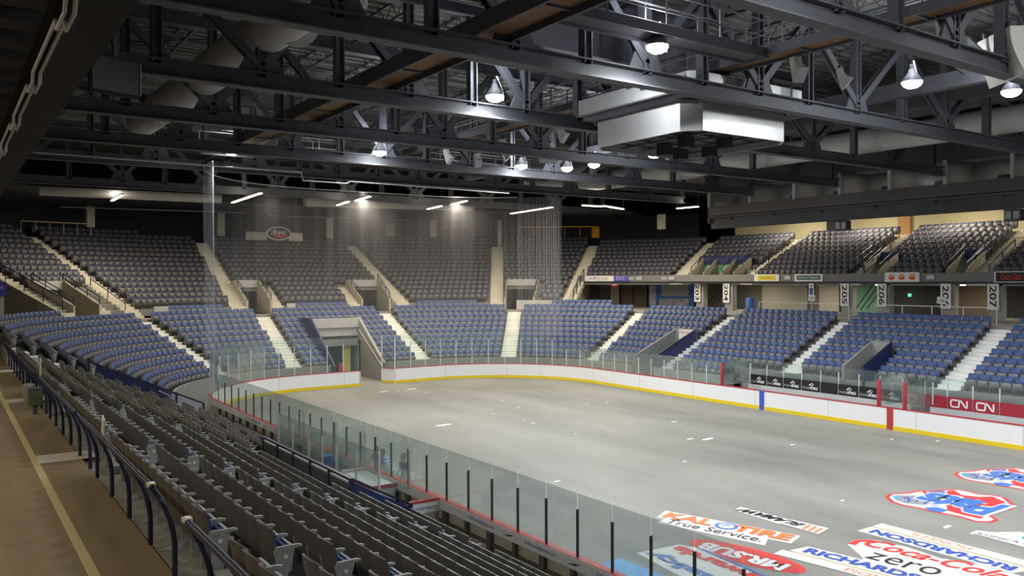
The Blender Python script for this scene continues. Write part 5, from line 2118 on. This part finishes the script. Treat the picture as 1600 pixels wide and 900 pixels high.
d_ = decal('floor_decal', [(-6.75, -4.19), (-6.0, -3.82), (-4.72, -7.9), (-5.5, -8.16)], M['decal_white'], 'white KAL TIRE floor decal in orange and blue letters')
ftext('KAL', (-6.62, -4.25), (-6.12, -5.75), .62, M['text_orange'], d_, bold=.045)
ftext('TIRE', (-5.92, -6.35), (-5.40, -8.0), .62, M['text_orange'], d_, bold=.045)
cx_, cy_ = -5.72, -6.05
MB().tube([(cx_, cy_, .012), (cx_, cy_, .0140)], .34, 24).build('round_mark', M['decal_blue'], d_)
MB().tube([(cx_, cy_, .0142), (cx_, cy_, .0150)], .24, 24).build('round_mark_inner', M['decal_white'], d_)
ftext('?', (cx_ - .14, cy_ + .10), (cx_ - .10, cy_ - .1), .3, M['decal_blue'], d_, z=.016)
d_ = decal('floor_decal', [(-7.12, -4.6), (-6.68, -4.45), (-5.55, -7.45), (-6.24, -7.86)], M['decal_white'], 'white True Service floor decal with black letters below the tire name')
ftext('True Service.', (-6.98, -4.72), (-6.12, -7.6), .44, M['text_black'], d_)
d_ = decal('floor_decal', [(-4.17, -5.02), (-3.72, -4.9), (-3.62, -6.9), (-4.25, -6.8)], M['decal_white'], 'small white and black floor decal with orange slashes, read from the far side')
decal('lower_field', [(-4.2, -6.75), (-3.6, -6.75), (-3.45, -7.95), (-4.2, -8.1)], M['decal_white'], parent=d_, z=.0031)
ftext('BLAMAW', (-3.66, -7.35), (-3.78, -5.0), .40, M['text_black'], d_, shear=.4, bold=.045)
for k in range(3):
    decal('orange_slash', [(-4.15, -7.50 - k * .2), (-3.6, -7.38 - k * .2), (-3.6, -7.47 - k * .2), (-4.15, -7.60 - k * .2)], M['text_orange'], parent=d_, z=.0072)
ca, cb = (-7.33, -8.08), Vector((.13, -1)).normalized()
cn = Vector((-cb.y, cb.x))
ell = lambda a, b, n=40: [(ca[0] + cb.x * a * math.cos(2 * PI * k / n) + cn.x * b * math.sin(2 * PI * k / n), ca[1] + cb.y * a * math.cos(2 * PI * k / n) + cn.y * b * math.sin(2 * PI * k / n)) for k in range(n)]
d_ = decal('floor_decal', ell(1.72, .64), M['decal_red'], 'red oval MR.SUB floor decal with white letters')
ftext('MR.SUB', (-6.98, -9.3), (-7.32, -6.75), .62, M['text_white'], d_, bold=.05)
d_ = decal('floor_decal', [(-9.55, -6.3), (-8.1, -6.45), (-7.8, -7.2), (-8.35, -9.6), (-10.1, -9.6), (-9.75, -7.4)], M['decal_white'], 'white husky rewards floor decal in blue and red, read from the far side')
ftext('husky', (-9.1, -9.9), (-8.95, -6.4), .58, M['decal_blue'], d_, bold=.045)
ftext('rewards', (-8.25, -9.9), (-8.15, -6.55), .50, M['text_red'], d_, bold=.045)
decal('blue_edge', [(-7.95, -7.0), (-7.86, -7.0), (-8.15, -9.6), (-8.26, -9.6)], M['decal_blue'], parent=d_, z=.0072)
d_ = decal('floor_decal', [(-10.8, -6.35), (-10.2, -6.38), (-10.15, -9.6), (-11.4, -9.6), (-11.35, -7.4)], M['sky_blue'], 'plain light blue floor decal beside the near boards')


def rich(label, o, e, up):
    """RICHARDSON over PIONEER: two white bands with a tan stripe between"""
    o, e = Vector(o), Vector(e)
    X = (e - o).normalized()
    Y = Vector((-X.y, X.x))
    q = lambda a, b: tuple(o + X * a + Y * b)
    L = (e - o).length
    d_ = decal('floor_decal', [q(-.25, -.06), q(L, -.06), q(L, .62), q(-.05, .62)], M['decal_white'], label)
    decal('tan_stripe', [q(-.15, -.06), q(L, -.06), q(L, -.16), q(-.15, -.16)], M['ink_tan'], parent=d_)
    decal('lower_band', [q(-.4, -.16), q(L, -.16), q(L, -.62), q(-.4, -.62)], M['decal_white'], parent=d_)
    ftext('RICHARDSON', q(.05, .06), q(L - .25, .06), .46, M['text_blue'], d_, bold=.045)
    ftext('PIONEER', q(L * .35, -.55), q(L * .75, -.55), .30, M['text_orange'], d_)


rich('white RICHARDSON PIONEER floor decal nearer the red oval, read from the near side', (-5.95, -8.75), (-5.3, -12.9), 1)
rich('white RICHARDSON PIONEER floor decal near the team emblem, read from the far side', (-2.35, -12.75), (-2.35, -8.55), 1)
# soft drink decal
pts = [(-4.3, -9.1), (-3.8, -9.0), (-3.35, -9.3), (-3.2, -10.2), (-3.35, -11.2), (-3.0, -12.0), (-3.0, -13.0), (-4.3, -13.2), (-5.1, -12.0), (-5.2, -10.2), (-4.9, -9.9)]
d_ = decal('floor_decal', pts, M['decal_white'], 'white and red Coca-Cola zero floor decal in script letters')
ftext('Coca-Cola', (-4.05, -9.35), (-3.75, -12.9), .75, M['text_red'], d_, shear=.35, bold=.02)
ftext('zero', (-4.95, -10.0), (-4.75, -11.8), .62, M['text_black'], d_)
decal('red_wave', [(-4.28, -9.1), (-3.8, -9.02), (-3.4, -9.3), (-3.3, -10.0), (-3.42, -9.5), (-3.85, -9.2), (-4.2, -9.3)], M['decal_red'], parent=d_, z=.0072)
d_ = decal('floor_decal', [(-.5, -10.6), (-.15, -10.5), (.1, -10.9), (.75, -11.3), (.9, -12.6), (-.3, -13.2), (-.6, -12.0)], M['decal_white'], 'white KONICA MINOLTA floor decal with a blue ball at the right edge')
ftext('KONICA MINOLTA', (-.48, -10.7), (-.3, -13.1), .2, M['text_black'], d_)
MB().tube([(.35, -11.9, .008), (.35, -11.9, .011)], .34, 20).build('blue_ball', M['sky_blue'], d_)

# team emblem, outlined in red and white
Z6 = 6.154
raw = [(265, 350), (300, 318), (450, 310), (590, 287), (700, 293), (820, 278), (940, 272), (1080, 295), (1160, 318), (1300, 330), (1420, 352), (1505, 420), (1490, 468), (1380, 482), (1282, 482),
       (1290, 528), (1362, 572), (1290, 595), (1130, 588), (960, 538), (800, 508), (690, 490), (600, 462), (430, 432), (320, 398)]
wp = lambda u, v: tuple(W(1340 + u / Z6, 720 + v / Z6, Z=0)[:2])
out = [wp(u, v) for u, v in raw]
cgx = sum(p[0] for p in out) / len(out)
cgy = sum(p[1] for p in out) / len(out)


def shrink(ps, k):
    n = len(ps)
    r = []
    for i in range(n):
        a, b, c = Vector(ps[i - 1]), Vector(ps[i]), Vector(ps[(i + 1) % n])
        t = (c - a).normalized()
        nrm = Vector((-t.y, t.x))
        if (Vector((cgx, cgy)) - b).dot(nrm) < 0:
            nrm = -nrm
        r.append(tuple(b + nrm * k))
    return r


M['figure_grey'] = mat('figure_grey', (.26, .27, .31), .6, var=.3, scale=9)


def emblem(label, dx, dy):
    e_ = empty('team_emblem', (dx, dy, 0))
    tag(e_, label, 'floor decal', 'team emblems on the rink floor')

    def P(n, ps, m, z):
        MB().prism(ps, z, z + .002).build(n, m, e_)
    P('red_outline', out, M['decal_red'], .003)
    P('white_field', shrink(out, .13), M['decal_white'], .0052)
    P('red_field', [wp(*p) for p in ((860, 290), (930, 285), (1000, 330), (1170, 350), (1300, 345), (1420, 400), (1400, 440), (1250, 470), (1240, 530), (1180, 560), (1000, 520), (860, 480), (850, 400))], M['decal_red'], .0074)
    P('blue_shoulder', [wp(*p) for p in ((680, 302), (760, 296), (835, 292), (850, 330), (835, 372), (760, 362), (710, 335))], M['decal_blue'], .0074)
    P('red_band', [wp(*p) for p in ((615, 292), (650, 290), (700, 345), (665, 350))], M['decal_red'], .0074)
    P('grey_figure', [wp(*p) for p in ((330, 345), (380, 332), (470, 335), (560, 338), (640, 350), (740, 375), (830, 395), (830, 425), (740, 440), (640, 430), (540, 418), (450, 408), (370, 380))], M['figure_grey'], .0076)
    P('figure_cap', [wp(*p) for p in ((335, 348), (385, 335), (400, 355), (370, 374))], M['sky_blue'], .0098)
    for q, (u, v) in enumerate(((440, 352), (520, 350), (600, 372))):
        P('figure_line', [wp(u, v), wp(u + 50, v + 3), wp(u + 72, v + 30), wp(u + 40, v + 52), wp(u + 34, v + 42), wp(u + 52, v + 28), wp(u + 38, v + 14), wp(u, v + 10)], M['text_blue'], .0098)
    P('blue_base', [wp(*p) for p in ((640, 452), (760, 448), (880, 478), (800, 500), (690, 485))], M['decal_blue'], .0098)
    X = Vector((-.16, 1, 0)).normalized()
    text('lettering_outline', 'Pats', Vector((3.60, -9.98, .0120)), X, Vector((-1, -.12, 0)), 2.75, 2.15, M['decal_white'], e_, lift=0, shear=.25, bold=.10, depth=.001)
    text('lettering', 'Pats', Vector((3.46, -9.86, .0135)), X, Vector((-1, -.12, 0)), 2.55, 1.9, M['decal_blue'], e_, lift=0, shear=.25, bold=.045, depth=.001)
    return e_


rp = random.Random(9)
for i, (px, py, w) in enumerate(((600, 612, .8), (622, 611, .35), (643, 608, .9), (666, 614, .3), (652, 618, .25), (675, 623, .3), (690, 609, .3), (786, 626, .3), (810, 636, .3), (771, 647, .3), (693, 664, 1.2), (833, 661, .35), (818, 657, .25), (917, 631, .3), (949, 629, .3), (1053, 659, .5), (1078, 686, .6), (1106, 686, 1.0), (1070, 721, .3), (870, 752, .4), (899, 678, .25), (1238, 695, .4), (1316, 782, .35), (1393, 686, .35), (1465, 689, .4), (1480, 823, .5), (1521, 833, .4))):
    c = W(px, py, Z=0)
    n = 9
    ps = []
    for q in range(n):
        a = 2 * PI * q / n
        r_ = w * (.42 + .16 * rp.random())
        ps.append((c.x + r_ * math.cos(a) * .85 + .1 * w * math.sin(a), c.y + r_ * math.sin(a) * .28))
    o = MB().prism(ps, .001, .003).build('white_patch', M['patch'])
    tag(o, 'small white patch on the grey rink floor', 'patch', 'white patches on the rink floor')

emblem('red, white and blue Pats team emblem in full view on the rink floor', 0, 0)
emblem('team emblem cut by the right edge of the frame, farther out on the rink', 5.1, .35)

# ------------------------------------------------------------------ people behind the near glass
def person(label, loc, rz, shirt, trousers, lean, arms, hair='hair', h=1.72):
    """one skinned body; clothing is grown as its own skin over the same joints"""
    r = empty('person', loc, rz)
    tag(r, label, 'person', None)
    k = h / 1.72
    hip = Vector((0, 0, .92))
    ch = hip + Vector((0, lean * .30, .30))
    nk = hip + Vector((0, lean * .52, .53))
    hd = nk + Vector((0, lean * .12 + .02, .14))
    J = [hip, hip + Vector((0, lean * .14, .15)), ch, nk, nk + Vector((0, .01, .06))]
    R_ = [(.15, .12), (.145, .105), (.17, .12), (.065, .06), (.055, .055)]
    E_ = [(0, 1), (1, 2), (2, 3), (3, 4)]
    shoes = []

    def chain(root, pts, rad):
        p = root
        for q, rr in zip(pts, rad):
            J.append(Vector(q)); R_.append((rr, rr)); E_.append((p, len(J) - 1)); p = len(J) - 1
        return p
    for s in (-1, 1):
        chain(0, [(s * .10, 0, .86), (s * .11, .02, .50), (s * .11, -.02, .09), (s * .12, .10, .04), (s * .12, .16, .035)], [.105, .065, .045, .045, .035])
    hands = []
    for s, (el, hn) in zip((-1, 1), arms):
        sh = nk + Vector((s * .18, -.01, -.07))
        i = chain(2, [sh, el, hn], [.058, .042, .03])
        hands.append((s, Vector(el), Vector(hn), i))
    for s, el, hn, i in hands:
        d = (hn - el).normalized()
        side = d.cross(Vector((0, 0, 1))).normalized()
        pm = hn + d * .06
        J.append(pm); R_.append((.034, .016)); E_.append((i, len(J) - 1)); pi = len(J) - 1
        for q, (o, L) in enumerate(((-.03, .065), (-.01, .078), (.01, .073), (.03, .056))):
            a = pm + side * o + d * .035
            b = a + d * L * .5 + Vector((0, 0, -.012))
            c = b + d * L * .4 + Vector((0, 0, -.03))
            chain(pi, [a, b, c], [.009, .0085, .0075])
        a = hn + side * (.04 * -s) + d * .02
        chain(i, [a, a + d * .035 + side * (-s * .015)], [.011, .009])

    def skin(name, js, rs, es, m, sub=2, inflate=0, root=0):
        me = bpy.data.meshes.new(name)
        me.from_pydata([tuple(v * k) for v in js], es, [])
        o = bpy.data.objects.new(name, me)
        COL.objects.link(o)
        md = o.modifiers.new('skin', 'SKIN')
        md.use_smooth_shade = True
        for i, v in enumerate(me.skin_vertices[0].data if me.skin_vertices else []):
            v.radius = ((rs[i][0] + inflate) * k, (rs[i][1] + inflate) * k)
            v.use_root = (i == root)
        if not me.skin_vertices:
            return o
        ss = o.modifiers.new('sub', 'SUBSURF')
        ss.levels = ss.render_levels = sub
        dg = bpy.context.evaluated_depsgraph_get()
        dg.update()
        m2 = bpy.data.meshes.new_from_object(o.evaluated_get(dg))
        m2.materials.clear()
        m2.materials.append(m)
        m2.polygons.foreach_set('use_smooth', [True] * len(m2.polygons))
        o.modifiers.clear()
        o.data = m2
        o.parent = r
        return o
    skin('body', J, R_, E_, M['skin'])
    # clothing over the same joints
    def sub_(idx, shorten=1.0):
        return [J[i].copy() for i in idx]
    tj = sub_([0, 1, 2, 3]); tr_ = [R_[0], R_[1], R_[2], (.085, .08)]
    te = [(0, 1), (1, 2), (2, 3)]
    for s, el, hn, i in hands:
        sh = nk + Vector((s * .18, -.01, -.07))
        b0 = len(tj)
        tj += [sh, sh.lerp(el, .75)]
        tr_ += [(.066, .066), (.058, .058)]
        te += [(2, b0), (b0, b0 + 1)]
    skin('shirt', tj, tr_, te, shirt, 2, .014, 1)
    tj = [J[0].copy()]; tr_ = [R_[0]]; te = []
    for s in (-1, 1):
        b0 = len(tj)
        tj += [Vector((s * .10, 0, .86)), Vector((s * .11, .02, .50)), Vector((s * .11, -.02, .11))]
        tr_ += [(.105, .105), (.07, .07), (.055, .055)]
        te += [(0, b0), (b0, b0 + 1), (b0 + 1, b0 + 2)]
    skin('trousers', tj, tr_, te, trousers, 2, .014)
    for s in (-1, 1):
        o = MB().prism([(-.05, -.07), (.05, -.07), (.055, .12), (.03, .19), (-.03, .19), (-.055, .12)], 0, .08, O=(s * .12, 0, 0)).build('shoe', M['dark'], r)
    # head: egg with brow, nose, chin
    nv, nu = 14, 20
    vs, fs = [], []
    for a in range(nv + 1):
        ph = PI * a / nv
        for b in range(nu):
            th = 2 * PI * b / nu
            x, y, z = math.sin(ph) * math.cos(th) * .076, math.sin(ph) * math.sin(th) * .096, math.cos(ph) * .115
            if z < 0:
                x *= 1 + z * 2.2
                y = y * (1 + z * 1.2) + .010
            f = max(0, math.sin(th)) ** 12
            y += f * (.022 * math.exp(-((z + .012) / .016) ** 2) + .006 * math.exp(-((z + .055) / .012) ** 2) - .008 * math.exp(-((z - .018) / .012) ** 2))
            vs.append((x, y, z))
    for a in range(nv):
        for b in range(nu):
            fs.append((a * nu + b, (a + 1) * nu + b, (a + 1) * nu + (b + 1) % nu, a * nu + (b + 1) % nu))
    mb = MB(); mb.add([(Vector(v) + hd) * k for v in vs], fs)
    mb.build('head', M['skin'], r, smooth=True)
    for s in (-1, 1):
        MB().tube([(hd + Vector((s * .074, .0, -.01))) * k, (hd + Vector((s * .088, -.008, .0))) * k], .02 * k, 8).build('ear', M['skin'], r, smooth=True)
        MB().tube([(hd + Vector((s * .03, .078, .018))) * k, (hd + Vector((s * .03, .088, .018))) * k], .009 * k, 8).build('eye', M['text_black'], r)
    MB().box((hd + Vector((0, .088, -.055))) * k, (.045 * k, .012, .008)).build('mouth', M['decal_red'], r)
    hv = [(v[0] * 1.09, v[1] * 1.09 - .008, v[2] * 1.08 + .006) for v in vs]
    hf = []
    for a in range(nv):
        for b in range(nu):
            th = 2 * PI * (b + .5) / nu
            front = math.sin(th) > .25
            lim = 4 if front else 10
            if a < lim:
                hf.append((a * nu + b, (a + 1) * nu + b, (a + 1) * nu + (b + 1) % nu, a * nu + (b + 1) % nu))
    mb = MB(); mb.add([(Vector(v) + hd) * k for v in hv], hf)
    mb.build('hair', M[hair], r, smooth=True)
    return r


RB = math.radians(90)    # facing -X, towards the boards
person('person in a dark blue top and pale trousers standing alone at the near glass', (-12.42, 1.62, 0), RB, M['shirt'], M['jeans'], .05,
       (((-.30, .02, 1.15), (-.24, .16, .92)), ((.30, .02, 1.15), (.25, .18, .95))), h=1.70)
person('person in a mid blue top leaning on the boards, left of the striped shirt', (-12.48, 3.35, 0), RB + .3, M['decal_blue'], M['jeans'], .25,
       (((-.30, .16, 1.18), (-.20, .34, 1.10)), ((.30, .16, 1.18), (.20, .34, 1.12))), h=1.68)
person('person in a blue and white striped shirt leaning forward at the near glass', (-12.42, 2.80, 0), RB - .2, M['striped'], M['jeans'], .32,
       (((-.30, .18, 1.14), (-.22, .36, 1.06)), ((.30, .12, 1.12), (.28, .3, .95))), h=1.66)
